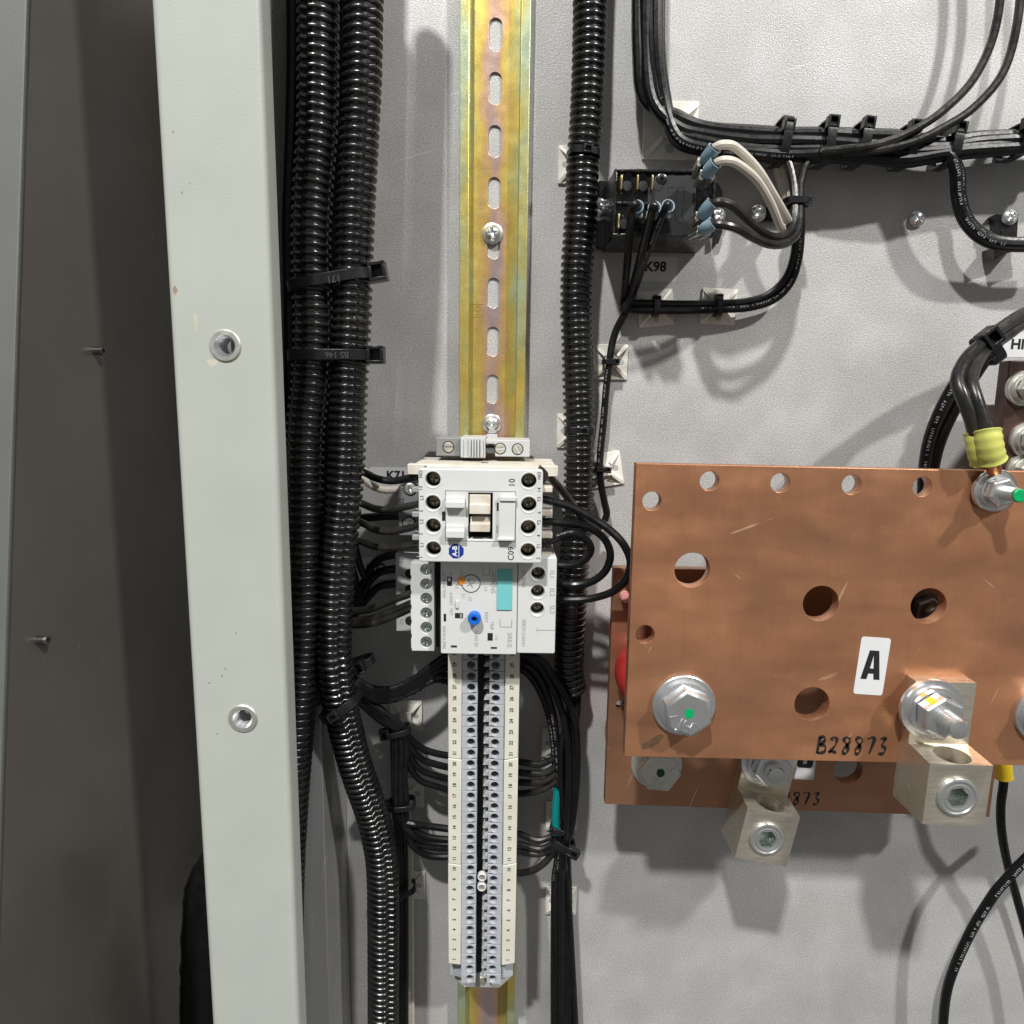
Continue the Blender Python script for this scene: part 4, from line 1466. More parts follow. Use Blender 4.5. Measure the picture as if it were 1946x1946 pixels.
# schematic lines engraved on the plate
sch = [[(1270, 366), (1270, 356), (1281, 356)], [(1285, 366), (1290, 356), (1301, 356), (1301, 366)], [(1269, 372), (1270, 382)], [(1285, 370), (1286, 384)], [(1299, 368), (1301, 384)],
       [(1283, 396), (1283, 408), (1288, 422), (1298, 423)], [(1299, 394), (1297, 410), (1299, 420)], [(1268, 421), (1277, 421)], [(1322, 396), (1322, 404)], [(1318, 396), (1326, 396)], [(1321, 410), (1324, 414)]]
m = MB()
for ln in sch:
    m.tube([(*Q(min(u, 1320), v, KH), KH - 0.58) for u, v in ln], 0.13, 4)
material('engrave', (0.004, 0.004, 0.004), 0.3)
m.build('schematic', 'engrave', kr)
# bare blades in the top row and one below
for u, v in ((1181, 346), (1212, 346), (1240, 346), (1176, 420)):
    x, z = Q(u, v, KH + 4)
    MB().box(x - 0.45, x + 0.45, z - 3.2, z + 3.2, KH - 3, KH + 4.2).build('blade', 'brass', kr, bevel=0.2)
    MB().lathe(x + 3.4, z - 0.5, [(2.4, KH - 3), (2.4, KH - 0.6), (2.0, KH - 0.3), (0, KH - 0.3)], 16).build('boss', 'relay_face', kr)
x, z = Q(1258, 340, KH)
MB().lathe(x, z, [(2.6, KH - 3), (2.6, KH - 0.3), (1.9, KH), (0.8, KH), (0.7, KH - 0.6), (0, KH - 0.6)], 20).build('boss', 'black_plastic', kr)
q = R_(1172, 383, 1240, 388, KH)
MB().box(*q, KH - 3.2, KH - 0.2).build('divider', 'black_plastic', kr, bevel=0.2)
# ears
e = R_(1136, 343, 1156, 471, 4)
MB().box(e[0], e[1] + 1, e[2], e[3], 0.1, 4).build('ear', 'black_plastic', kr, bevel=0.5)
pts = [Q(u, v, 4) for u, v in ((1358, 345), (1366, 348), (1373, 362), (1373, 440), (1366, 462), (1356, 466))]
MB().prism(pts, 0.1, 4).build('ear', 'black_plastic', kr, bevel=0.4)
make_screw('relay_screw', 'zinc crosshead screw with washer half hidden behind the right conduit', Q(1138, 398, 5), 4.2, 3, 5.6, 'zinc', 'relay screws', 0.3, 4.1)
make_screw('relay_screw', 'zinc crosshead screw between the crimped black wires on the relay ear', Q(1366, 408, 6), 3.8, 2.6, None, 'zinc', 'relay screws', 0.8, 4.1)
# p-clips with screws
t_ = thing('wire_clip', 'small black clip held by a screw beside the white wires', 'clip', tuple(Q3(1460, 405, 0)))
e = R_(1432, 393, 1481, 420, 3)
MB().box(*e, 0.1, 3).build('tab', 'black_plastic', t_, bevel=0.5)
make_screw('clip_screw', 'zinc crosshead screw in the small black clip beside the white wires', Q(1442, 404, 5), 4.2, 3.4, None, 'zinc', 'clip screws', 0.9, 3.05)
t_ = thing('wire_clip', 'black wire clip hanging below a screw under the drooping wires', 'clip', tuple(Q3(1915, 440, 0)))
q0 = [Q(u, v, 8) for u, v in ((1897, 405), (1936, 405), (1933, 470), (1905, 470))]
MB().prism(q0, 0.1, 8).build('tab', 'black_plastic', t_, bevel=0.5)
q0 = [Q(u, v, 10) for u, v in ((1889, 470), (1940, 455), (1940, 474), (1906, 484), (1891, 494))]
MB().prism(q0, 0.1, 10).build('saddle', 'black_plastic', t_, bevel=0.5)
make_screw('clip_screw', 'bright zinc crosshead screw above the black clip under the drooping wires', Q(1924, 411, 11), 3.8, 3.2, None, 'zinc', 'clip screws', 0.8, 8.05)


# ------------------------------------------------------------------ crimps
def crimp(label, pts, r, group, mat='blue_crimp', terminal=None, name='crimp_connector'):
    C = [Q3(*p) for p in pts]
    t_ = thing(name, label, 'connector', tuple(C[0]), group)
    C2 = spline(C, 4) if len(C) > 2 else [C[0].lerp(C[1], k / 6) for k in range(7)]
    rr_ = [r * (0.86 + 0.14 * min(1, 5 * abs(i / (len(C2) - 1) - 0.0))) for i in range(len(C2))]
    rr_[-1] = r * 1.04
    MB().tube(C2, rr_, 16).build('sleeve', mat, t_, ang=50)
    d = (C2[-1] - C2[-2]).normalized()
    MB().tube([C2[-1] - d * 0.1, C2[-1] + d * 0.25], [r * 0.86, r * 0.8], 16).build('mouth', 'hole_dark', t_)
    if terminal:
        T = Q3(*terminal)
        d = (T - C2[0]).normalized()
        ax = Vector((1, 0, 0)) - d * d.x
        ax.normalize()
        bx_ = d.cross(ax)
        vs = []
        for p in (C2[0], T):
            for i, j in ((-1, -1), (1, -1), (1, 1), (-1, 1)):
                vs.append(p + ax * (i * r * 1.05) + bx_ * (j * r * 0.5))
        m = MB().add(vs, [(3, 2, 1, 0), (4, 5, 6, 7)] + [(i, (i + 1) % 4, 4 + (i + 1) % 4, 4 + i) for i in range(4)])
        for sgn in (-1, 1):
            m.tube([C2[0] + ax * (sgn * r * 0.8) + bx_ * r * 0.5, T + ax * (sgn * r * 0.8) + bx_ * r * 0.5], r * 0.38, 8)
        m.build('receptacle', 'tin_terminal', t_, bevel=0.15)
    return t_


KG = 'blue crimps on the power relay'
crimp('blue crimp on the upper white wire at the relay corner', [(1340, 305, 52), (1350, 292, 56), (1358, 281, 58)], 3.1, KG, terminal=(1328, 330, 40))
crimp('blue crimp on the lower white wire at the relay corner', [(1344, 330, 52), (1352, 318, 56), (1360, 309, 58)], 3.1, KG, terminal=(1332, 345, 38))
crimp('blue crimp on the upper of two black wires leaving the relay sideways', [(1336, 409, 50), (1344, 397, 54), (1354, 386, 56)], 3.1, KG, terminal=(1322, 424, 38))
crimp('blue crimp on the lower of two black wires leaving the relay sideways', [(1338, 436, 50), (1346, 431, 54), (1356, 424, 56)], 3.1, KG, terminal=(1320, 445, 38))
crimp('blue crimp facing forward on the relay, nearest its bare blades', [(1208, 404, 40), (1210, 396, 50), (1211, 392, 53)], 2.9, KG, terminal=(1207, 412, 33))
crimp('blue crimp facing forward on the relay, middle of three', [(1241, 408, 40), (1243, 399, 50), (1244, 394, 53)], 2.9, KG, terminal=(1238, 416, 33))
crimp('blue crimp facing forward on the relay, nearest its schematic', [(1262, 404, 42), (1267, 396, 50), (1270, 391, 53)], 2.9, KG, terminal=(1256, 412, 33))

RG = 'black wires of the power relay'
r_ = 1.95
wire('upper white wire arching from the relay to the loom tie', [(1357, 282, 57), (1375, 275, 60), (1400, 282, 58), (1440, 322, 52), (1470, 370, 44), (1492, 408, 34), (1501, 424, 24), (1499, 412, 12), (1491, 370, 10), (1478, 325, 10), (1466, 285, 12)], r_, 'wire_white', 'white wires of the power relay')
wire('lower white wire arching from the relay to the loom tie', [(1359, 311, 57), (1378, 305, 60), (1402, 312, 58), (1438, 342, 52), (1464, 385, 44), (1482, 428, 34), (1490, 438, 24), (1494, 420, 14), (1497, 380, 12), (1487, 335, 10), (1474, 285, 12)], r_, 'wire_white', 'white wires of the power relay')
wire('black wire looping from the relay side up into the loom, inner loop', [(1352, 388, 55), (1368, 384, 57), (1392, 392, 56), (1425, 422, 50), (1455, 445, 44), (1480, 450, 38), (1500, 440, 32), (1508, 415, 28), (1510, 380, 25), (1506, 340, 22), (1496, 305, 20), (1480, 285, 18)], r_, 'wire_dusty', RG)
wire('black wire looping from the relay side up into the loom, outer loop', [(1354, 427, 55), (1372, 427, 57), (1400, 434, 56), (1432, 452, 50), (1465, 465, 44), (1492, 463, 38), (1512, 448, 32), (1519, 420, 28), (1520, 385, 25), (1522, 345, 22), (1534, 308, 20), (1556, 286, 18)], r_, 'wire_dusty', RG)
wire('black wire sweeping from the loom tie down to the two white mounts, inner', [(1513, 372, 20), (1513, 440, 18), (1508, 490, 14), (1492, 530, 10), (1460, 560, 8), (1420, 573, 8), (1366, 577, 9), (1300, 578, 8), (1246, 577, 9), (1205, 576, 8), (1188, 576, 7)], r_, 'wire_black', RG)
wire('black wire sweeping from the loom tie down to the two white mounts, outer', [(1521, 372, 20), (1522, 440, 18), (1517, 495, 14), (1501, 540, 10), (1468, 571, 8), (1420, 585, 8), (1366, 588, 9), (1300, 590, 8), (1246, 590, 9), (1210, 589, 8), (1188, 584, 7)], r_, 'wire_black', RG)
wire('black wire hanging from the relay crimp nearest its bare blades', [(1210, 395, 52), (1208, 388, 56), (1202, 398, 55), (1198, 430, 46), (1194, 480, 34), (1189, 530, 20), (1186, 560, 12), (1184, 578, 9)], r_, 'wire_black', RG)
wire('black wire hanging from the middle forward crimp of the relay', [(1243, 396, 52), (1242, 390, 56), (1239, 402, 55), (1230, 440, 46), (1217, 490, 34), (1205, 535, 20), (1197, 562, 12), (1190, 582, 9)], r_, 'wire_black', RG)
wire('black wire hanging from the relay crimp nearest its schematic', [(1269, 393, 52), (1268, 388, 56), (1262, 402, 55), (1245, 442, 46), (1227, 490, 32), (1212, 535, 18), (1202, 562, 11), (1194, 583, 9)], r_ * 0.9, 'wire_black', RG)
wire('single black wire running down over the lone white mount to the copper corner', [(1196, 578, 10), (1188, 595, 9), (1172, 625, 7), (1163, 655, 7), (1158, 690, 8), (1152, 740, 6), (1147, 800, 6), (1141, 860, 7), (1140, 895, 8), (1143, 925, 7), (1149, 955, 6), (1153, 975, 6), (1149, 990, 6)], r_, 'wire_black', RG)
tie('black tie bunching the white and black wires right of the relay', 1513, 385, 22, 0, 5.6, 5.4, 3.2, (3.6, 4.0), hs=(4.6, 3.6, 3.6))
tie('black tie where the relay wires meet below the K98 sticker', 1190, 577, 9, 60, 4.4, 3.4, 3.0, (4.6, 1.2), hs=(4.8, 3.4, 3.4))
tie('black tie holding the wire pair on the mount below the K98 sticker', 1246, 583, 7, 90, 4.2, 4.2, 3.0, (3.6, 1.0), hs=(3.6, 4.4, 4.2))
tie('black tie holding the wire pair on the second mount', 1364, 583, 7, 90, 4.2, 4.2, 3.0, (4.4, 1.0), hs=(3.6, 4.0, 4.2))
tie('black tie holding the single wire on the square mount', 1158, 688, 6, 0, 3.0, 3.6, 2.6, (2.8, 2.6), hs=(4.4, 3.4, 3.0))
tie('black tie holding the single wire on the turned mount', 1140, 891, 7, -5, 3.0, 3.2, 2.6, (3.4, 1.8), hs=(5.0, 3.2, 3.0))

# ------------------------------------------------------------------ the loom along the top right
LG = 'black wires of the top loom'
loom = [(8, -6), (8, 0), (8, 6), (12, -3), (12, 3), (16, -7), (16, 7), (15, 0), (14, -5), (15, 4), (18, -2), (18, 2), (10, -8), (19, 5)]
base = [(1236, -220), (1234, -60), (1234, 90), (1246, 190), (1286, 245), (1340, 264), (1430, 275), (1500, 277), (1570, 278), (1640, 281), (1720, 285), (1790, 284), (1860, 276), (1950, 271), (2040, 270)]
for k, (hh, off) in enumerate(loom):
    rr = random.Random(50 + k)
    pts = []
    for i, (u, v) in enumerate(base):
        sp = 3.3 if i < 11 else 1.9
        pts.append((u + (off * 3.0 if i <= 3 else 0), v + off * sp * (1.0 if i > 3 else 0.0) + rr.uniform(-2.5, 2.5), hh + 2 + rr.uniform(-1, 1)))
    wire('black wire running the full length of the thick loom above the relay', pts, 2.9 if k % 3 else 2.4, 'wire_black', LG)
for k, (o, hh) in enumerate(((-6, 18), (0, 20), (6, 18))):
    wire('black wire drooping out of the loom past the bright screws', [(1700, 283 + o * 0.5, 18), (1770, 284 + o * 0.4, 20), (1803, 292 - o, hh + 2), (1819 + o, 325, hh + 2), (1822 + o, 372, hh + 1), (1834 + o, 415 - o * 0.4, hh), (1862 + o * 0.6, 446 - o, hh), (1898, 462 - o, hh), (1960, 465 - o, hh), (2040, 462 - o, hh)], 2.2, 'wire_black', 'drooping wires')
wire('dusty black wire climbing out of the loom to the upper right, first', [(1560, 288, 24), (1640, 280, 27), (1690, 268, 27), (1735, 248, 26), (1790, 212, 24), (1850, 150, 22), (1890, 60, 20), (1905, -60, 18), (1908, -220, 18)], 2.0, 'wire_dusty', 'wires climbing from the loom')
wire('dusty black wire climbing out of the loom to the upper right, second', [(1600, 292, 23), (1680, 284, 27), (1740, 268, 27), (1790, 244, 26), (1850, 205, 24), (1905, 140, 22), (1932, 50, 20), (1942, -60, 18), (1944, -220, 18)], 2.0, 'wire_dusty', 'wires climbing from the loom')
for u, v, hd, a_, lab in ((1482, 272, 5.0, 10, 'black tie on the loom where the white wires join'), (1563, 276, 7.5, 9, 'black tie on the loom above the relay loop wires'), (1628, 278, 7.5, 9, 'black tie on the loom between two others, head upward'),
                          (1716, 282, 7.0, 8.5, 'black tie on the loom under the climbing dusty wires'), (1797, 283, 6.5, 8, 'glossy black tie where the drooping wires leave the loom'), (1926, 273, 6.0, 6.5, 'black tie on the thin end of the loom')):
    tie(lab, u, v, 13.5, 88 - (u % 7), a_ * 1.02, 10.2, 4.4, (hd, 9.0), 'ties on the loom', hs=(5.6, 5.4, 4.6))

# ------------------------------------------------------------------ contactor wiring
CG = 'black wires on the left of the contactor'
r_ = 1.85
L_ = [('upper black wire entering the contactor well marked 13', [(640, 880, 40), (690, 897, 42), (715, 909, 44), (745, 914, 46), (775, 909, 48), (800, 905, 50)], 'wire_black'),
      ('black wire with grey sheen entering the contactor well marked L3', [(630, 930, 36), (690, 958, 42), (715, 967, 44), (745, 968, 46), (775, 962, 48), (800, 957, 50)], 'wire_dusty'),
      ('straight black wire to the coil module behind the contactor wires', [(630, 985, 26), (690, 984, 27), (730, 981, 27), (762, 980, 27)], 'wire_black'),
      ('black wire with grey sheen entering the contactor well marked L2', [(630, 985, 36), (685, 993, 42), (712, 1006, 44), (742, 1010, 46), (775, 1004, 48), (800, 997, 50)], 'wire_dusty'),
      ('black wire with grey sheen entering the contactor well marked L1', [(630, 1015, 36), (683, 1028, 42), (710, 1038, 44), (742, 1041, 46), (775, 1038, 48), (800, 1036, 50)], 'wire_dusty'),
      ('black wire curling up to the relay module mark 2T1', [(670, 1150, 20), (690, 1110, 20), (705, 1078, 21), (725, 1060, 22), (755, 1053, 22)], 'wire_black'),
      ('black wire curling up to the relay module mark 4T2', [(660, 1190, 20), (686, 1140, 20), (700, 1108, 21), (722, 1087, 22), (755, 1081, 22)], 'wire_black'),
      ('black wire curling up to the relay module mark 6T3', [(650, 1200, 20), (680, 1160, 20), (700, 1134, 21), (722, 1114, 22), (755, 1109, 22)], 'wire_black'),
      ('black wire dropping behind the curls beside the bent conduit', [(672, 1020, 24), (680, 1060, 24), (690, 1090, 23), (697, 1098, 22)], 'wire_black'),
      ('short black wire behind the curls, lower of two', [(668, 1070, 24), (676, 1105, 24), (684, 1135, 23), (690, 1142, 22)], 'wire_black')]
for lab, p, mt in L_:
    wire(lab, p, r_ if 'module' not in lab else 2.2, mt, CG)
wire('dusty black wire rising to the third control screw of the relay', [(640, 1160, 38), (672, 1161, 40), (705, 1157, 42), (745, 1141, 44), (790, 1125, 45)], 1.9, 'wire_dusty', CG)
wire('dusty black wire rising to the fourth control screw of the relay', [(640, 1180, 38), (672, 1180, 40), (705, 1176, 42), (742, 1163, 44), (790, 1143, 45)], 1.9, 'wire_dusty', CG)
wire('shiny dusty wire rising to the relay, lowest of the three', [(640, 1189, 38), (672, 1188, 41), (705, 1185, 43), (745, 1172, 45), (790, 1152, 46)], 1.9, 'wire_dusty', CG)
wire('white wire ending just behind the black wire at the K71 sticker', [(650, 876, 16), (684, 889, 18), (697, 898, 20), (712, 907, 22), (726, 913, 24)], 1.8, 'wire_white', 'white wires by the K71 sticker')
wire('white wire passing under the K71 sticker', [(650, 900, 20), (690, 911, 22), (705, 922, 20), (730, 931, 17), (765, 929, 14)], 2.0, 'wire_white', 'white wires by the K71 sticker')
RG2 = 'black loops between contactor and overload relay'
wire('black wire leaving the contactor well marked 14 behind the loops', [(1022, 890, 52), (1040, 903, 50), (1060, 923, 44), (1082, 950, 36), (1100, 975, 28), (1118, 992, 22), (1140, 1003, 14)], 1.95, 'wire_dusty', RG2)
wire('largest black loop from contactor T3 to relay 5L3', [(1025, 948, 52), (1050, 953, 52), (1085, 963, 52), (1125, 984, 54), (1160, 1008, 57), (1186, 1036, 60), (1198, 1068, 60), (1190, 1100, 57), (1165, 1124, 52), (1125, 1137, 48), (1085, 1140, 46), (1048, 1139, 46)], 1.95, 'wire_black', RG2)
wire('middle black loop from contactor T2 to relay 3L2', [(1025, 992, 52), (1055, 992, 52), (1090, 995, 52), (1125, 1005, 52), (1150, 1026, 52), (1160, 1055, 52), (1150, 1085, 50), (1125, 1105, 48), (1090, 1112, 46), (1048, 1107, 46)], 1.95, 'wire_black', RG2)
wire('smallest black loop from contactor T1 to relay 1L1', [(1022, 1040, 50), (1045, 1028, 52), (1068, 1018, 54), (1092, 1014, 55), (1113, 1024, 55), (1123, 1043, 54), (1113, 1062, 52), (1088, 1074, 50), (1048, 1074, 47)], 1.9, 'wire_black', RG2)

# ------------------------------------------------------------------ terminal wiring, left fan
TG = 'black wires on the left of the terminal strip'
fan = [(1246, 0), (1254, 1), (1268, 2), (1285, 3), (1296, 4)]
for v, k in fan:
    wire('black wire of the upper sweep into terminals 30 to 27 from the bent conduit', [(655, 1275 + k * 6, 30 + k), (680, 1294 + k * 4, 30 + k), (710, 1309 + k * 5, 29), (748, 1309 + k * 5, 28), (788, 1290 + k * 6, 26), (826, 1261 + k * 8, 24), (858, v - 6 + k * 2, 22)], 1.95, 'wire_black', TG)
# second branch: through the tie at (765,1388) and down
ends = [(1436, 22), (1458, 21), (1480, 20), (1501, 19)]
for k, (v, num) in enumerate(ends):
    wire('black wire swinging into the terminals below the upper sweep, number %d' % num,
         [(655, 1290 + 5 * k, 26 + k), (690, 1325 + 5 * k, 27), (725, 1352 + 6 * k, 27), (757, 1374 + 4 * k, 26), (772 - 2 * k, 1394 + 3 * k, 24), (786 - 4 * k, 1410 + 12 * k, 22), (806 - 3 * k, 1424 + 19 * k, 21), (830, v - 4 - k, 21), (858, v + 1, 20)], 1.95, 'wire_black', TG)
down = [(741, 26), (747, 24), (753, 26), (759, 23), (765, 25), (771, 24)]
ends2 = [(1575, 15), (1595, 14), (1604, 13), (1611, 12), (1627, 11)]
for k, (u, h) in enumerate(down[:5]):
    v, num = ends2[k]
    kk = 4 - k
    wire('black wire bending from the left bundle into the terminals, number %d' % num,
         [(690, 1322 + 4 * kk, h), (728, 1352 + 3 * kk, h), (750 + k * 2, 1382, h), (752 + k * 5, 1420, h), (752 + k * 4, 1470, h), (752 + k * 5, 1528, h), (763 + k * 2, 1558 + k * 3, h - 2), (784, 1566 + k * 10, h - 3), (815, v - 5 + k, 21), (858, v + 1, 20)], 1.95, 'wire_black', TG)
for k, u in enumerate((756, 762, 768)):
    wire('black wire carrying on down the left bundle past the foot mount', [(700, 1330 + 6 * k, 19), (742 + 3 * k, 1375, 19), (748 + 4 * k, 1430, 18), (750 + 4 * k, 1530, 18), (u, 1600, 16), (u + 2, 1700, 14), (u + 2, 1990, 14)], 1.95, 'wire_black', 'black wires carrying on down')
for k, u in enumerate((777, 781)):
    wire('pale wire in shade beside the left bundle', [(772 + k * 3, 1540, 8), (u, 1600, 8), (u + 1, 1690, 8), (u + 2, 1990, 8)], 1.6, 'wire_white', 'pale wires in shade')
tie('black tie where the left wire fan splits, tail hanging', 757, 1388, 24, 15, 6.0, 5.2, 3.0, (-7.6, 0.5), hs=(5.6, 5.6, 4.6))
tie('black tie halfway down the left wire bundle', 763, 1527, 23, 6, 7.0, 5.6, 3.0, (-8.2, 0.5), hs=(4.4, 4.8, 4.4))
tie('black tie at the foot of the left wire bundle', 768, 1690, 14, 20, 6.4, 5.0, 3.0, (-3, 5), hs=(3.8, 4.2, 4))

# right fan
TG2 = 'black wires on the right of the terminal strip'
arc = [[(975, 1243, 22), (1000, 1246, 23), (1030, 1256, 24), (1054, 1290, 25), (1075, 1326, 25), (1092, 1370, 25), (1097, 1420, 24), (1095, 1500, 24), (1085, 1580, 24), (1074, 1606, 24), (1072, 1640, 22), (1080, 1700, 16), (1096, 1990, 14)],
       [(975, 1247, 20), (1000, 1250, 22), (1024, 1264, 23), (1044, 1295, 24), (1062, 1335, 25), (1075, 1380, 26), (1080, 1440, 26), (1078, 1520, 26), (1073, 1590, 26), (1068, 1640, 22), (1067, 1700, 18), (1066, 1990, 16)],
       [(975, 1256, 20), (996, 1262, 22), (1016, 1276, 23), (1034, 1305, 24), (1048, 1345, 24), (1056, 1390, 24), (1060, 1440, 23), (1064, 1510, 23), (1066, 1590, 24), (1062, 1640, 20), (1059, 1700, 16), (1058, 1990, 14)],
       [(975, 1266, 19), (990, 1271, 21), (1008, 1286, 22), (1026, 1314, 23), (1042, 1355, 22), (1051, 1400, 21), (1055, 1450, 20), (1060, 1520, 20), (1062, 1590, 22), (1058, 1640, 18), (1053, 1700, 14), (1052, 1990, 14)]]
for p in arc:
    wire('black wire arching from the top terminals into the right bundle', p, 1.95, 'wire_black', TG2)
for k, (u0, u1) in enumerate(((1080, 1086), (1086, 1091), (1092, 1078), (1097, 1090), (1088, 1068))):
    wire('black wire coming out of the conduit end into the right bundle', [(u0, 1290, 15), (u0 + 1, 1340, 17), (u1, 1410, 20 + k), (u1 - 2, 1500, 21 + k), (1070 + k * 2, 1595, 21 + k), (1060 + 5 * k, 1650, 19), (1062 + 5 * k, 1720, 15), (1062 + 5 * k, 1990, 14)], 1.8, 'wire_black', TG2)
for k, (v, num, mid, tail) in enumerate(((1446, 20, (1022, 1453), (1062, 1432)), (1466, 19, (1026, 1471), (1064, 1448)), (1485, 18, (1026, 1487), (1066, 1460)), (1506, 17, (1024, 1503), (1066, 1474)),
                                         (1584, 13, (1020, 1597), (1066, 1580)), (1603, 12, (1024, 1614), (1068, 1590)), (1617, 11, (1024, 1623), (1070, 1598)), (1657, 10, (1020, 1651), (1068, 1598)))):
    wire('dusty black wire bending from terminal %d into the right bundle' % num, [(972, v, 18), (990, v + 2, 20), (mid[0], mid[1], 22), ((mid[0] + tail[0]) / 2 + 2, (mid[1] + tail[1]) / 2 + 3, 22), (*tail, 22)], 1.9, 'wire_dusty', TG2)
wire('teal wire peeping out of the right bundle', [(1060, 1500, 24), (1057, 1530, 25), (1056, 1560, 26), (1056, 1585, 26)], 2.3, 'wire_teal')
tie('knotted black tie with bent tail on the right bundle', 1070, 1600, 23, -28, 6.2, 6.6, 4.2, (5.6, 5.6), hs=(7.4, 5.2, 4))
tie('small black tie on the teal wire', 1060, 1573, 25, -10, 3.4, 4, 3.0, (-2.6, 2.6), hs=(4.2, 3.8, 3.6))

# ------------------------------------------------------------------ copper bars
AH, BH = 85.0, 40.0
TA = 6.4


def quad(px, h):
    return [Q(u, v, h) for u, v in px]


pa = thing('copper_bar', 'front copper bar drilled with round holes, sticker A and marker writing B28873', 'busbar', tuple(Q3(1500, 1440, AH)), 'copper bars')
holesA = [(1239, 952, 18), (1348.5, 914, 18.3), (1483, 917.6, 18.3), (1618.4, 921, 18.5), (1753, 925, 18.3), (1315.5, 1083, 33.5), (1560, 1146.5, 34), (1764.7, 1151, 34), (1226, 1205.7, 18), (1543, 1337.6, 33)]


def hol(lst, h):
    out = []
    for u, v, r in lst:
        x, z = Q(u, v, h)
        x2, _ = Q(u + r, v, h)
        out.append((x, z, abs(x2 - x)))
    return out


tl, bl = Q(1209, 881, AH), Q(1187.5, 1433, AH)
xl = (tl[0] + bl[0]) / 2
ztop, zbot = (Q(1209, 881, AH)[1] + Q(1900, 893, AH)[1]) / 2, (Q(1187, 1433, AH)[1] + Q(1690, 1449, AH)[1]) / 2
skew = (Q(1900, 893, AH)[1] - Q(1209, 881, AH)[1]) / (Q(1900, 893, AH)[0] - xl)
xr = xl + 230
plate('bar', [(xl, zbot - 0.004 * 0), (xr, zbot - 2.2), (xr, ztop - 1.2), (xl, ztop + 0.4)], hol(holesA, AH), AH - TA, AH, 'copper', pa, 0.25)
pb = thing('copper_bar', 'rear copper bar mostly hidden behind the front one, with marker writing 873', 'busbar', tuple(Q3(1500, 1540, BH)), 'copper bars')
bl = Q(1149, 1528, BH)
ztb = Q(1166, 1079, BH)[1]
zb0, zb1 = Q(1149, 1528, BH)[1], Q(1880, 1553, BH)[1]
xb = (bl[0] + Q(1167, 1079, BH)[0]) / 2
plate('bar', [(xb, zb0), (Q(1886, 1510, BH)[0], zb1), (Q(1886, 1510, BH)[0], ztb - 0.6), (xb, ztb)], hol([(1612, 1464, 27), (1181, 1340, 10), (1370, 1300, 22)], BH), BH - TA, BH, 'copper_rear', pb, 0.25)

# marker writing: hand-drawn strokes laid on the bar
GL = {
    'B': [[(0.1, 0), (0.25, 1)], [(0.2, 0.95), (0.6, 1.0), (0.65, 0.75), (0.25, 0.52)], [(0.25, 0.52), (0.75, 0.45), (0.7, 0.1), (0.1, 0.02)]],
    '2': [[(0.15, 0.8), (0.4, 1.0), (0.65, 0.85), (0.55, 0.5), (0.1, 0.08), (0.3, 0.15), (0.7, 0.05)]],
    '8': [[(0.75, 0.85), (0.45, 1.0), (0.2, 0.8), (0.55, 0.5), (0.6, 0.15), (0.35, 0.0), (0.2, 0.2), (0.5, 0.5), (0.8, 0.8)]],
    '7': [[(0.1, 0.9), (0.7, 0.95), (0.35, 0.0)]],
    '3': [[(0.15, 0.9), (0.6, 0.95), (0.35, 0.55), (0.65, 0.35), (0.5, 0.05), (0.1, 0.05)]],
}


def handwriting(s_, u0, u1, v0, v1, h, parent, r=0.78):
    p0, p1 = Q(u0, v1, h), Q(u1, v0, h)
    cw = (p1[0] - p0[0]) / len(s_)
    ch = p1[1] - p0[1]
    for i, c in enumerate(s_):
        m = MB()
        for st in GL[c]:
            pts = spline([Vector((p0[0] + cw * (i + 0.05 + x * 0.95), p0[1] + ch * z, 0)) for x, z in st], 5)
            m_ = []
            for k, p in enumerate(pts):
                d = (pts[min(k + 1, len(pts) - 1)] - pts[max(k - 1, 0)]).normalized()
                nrm = Vector((-d.y, d.x, 0)) * r * (0.8 + 0.35 * math.sin(k * 0.7 + i))
                m_ += [p + nrm + Vector((0, 0, h + 0.03 + 0.003 * i)), p - nrm + Vector((0, 0, h + 0.03 + 0.003 * i))]
            m.add(m_, [(2 * k, 2 * k + 1, 2 * k + 3, 2 * k + 2) for k in range(len(pts) - 1)])
        ob = m.build('handwriting', 'marker_ink', parent, smooth=False)


handwriting('B28873', 1549, 1692, 1402, 1432, AH, pa)
handwriting('28873', 1465, 1563, 1506, 1528, BH, pb, 0.6)
sticker('white sticker with a bold letter A on the front copper bar', 1629, 1211, 1685, 1320, AH, 'A', 13.6, 'sticker', -3.2, 0.75, 0.78, 0, -2, 0.15)
sticker('white sticker with bold letter B on the rear bar, cut off by the front bar', 1510, 1378, 1553, 1481, BH, 'B', 12.8, 'sticker', -3.0, 0.7, 0.8, 0, 8, 0.15)
# tarnish patch by the front bolt
p = Q3(1240, 1410, AH)
ring = []
for k in range(20):
    t = 2 * PI * k / 20
    e1, e2 = 6.0 * math.cos(t), 1.9 * math.sin(t) * (1 + 0.25 * math.sin(3 * t))
    ring.append((p.x + e1 * 0.83 - e2 * 0.55, p.y + e1 * 0.55 + e2 * 0.83))
material('tarnish', (0.20, 0.12, 0.07), 0.45, 0.4, 0.3, 400)
MB().prism(ring, AH - 0.02, AH + 0.02).build('tarnish_patch', 'tarnish', pa)

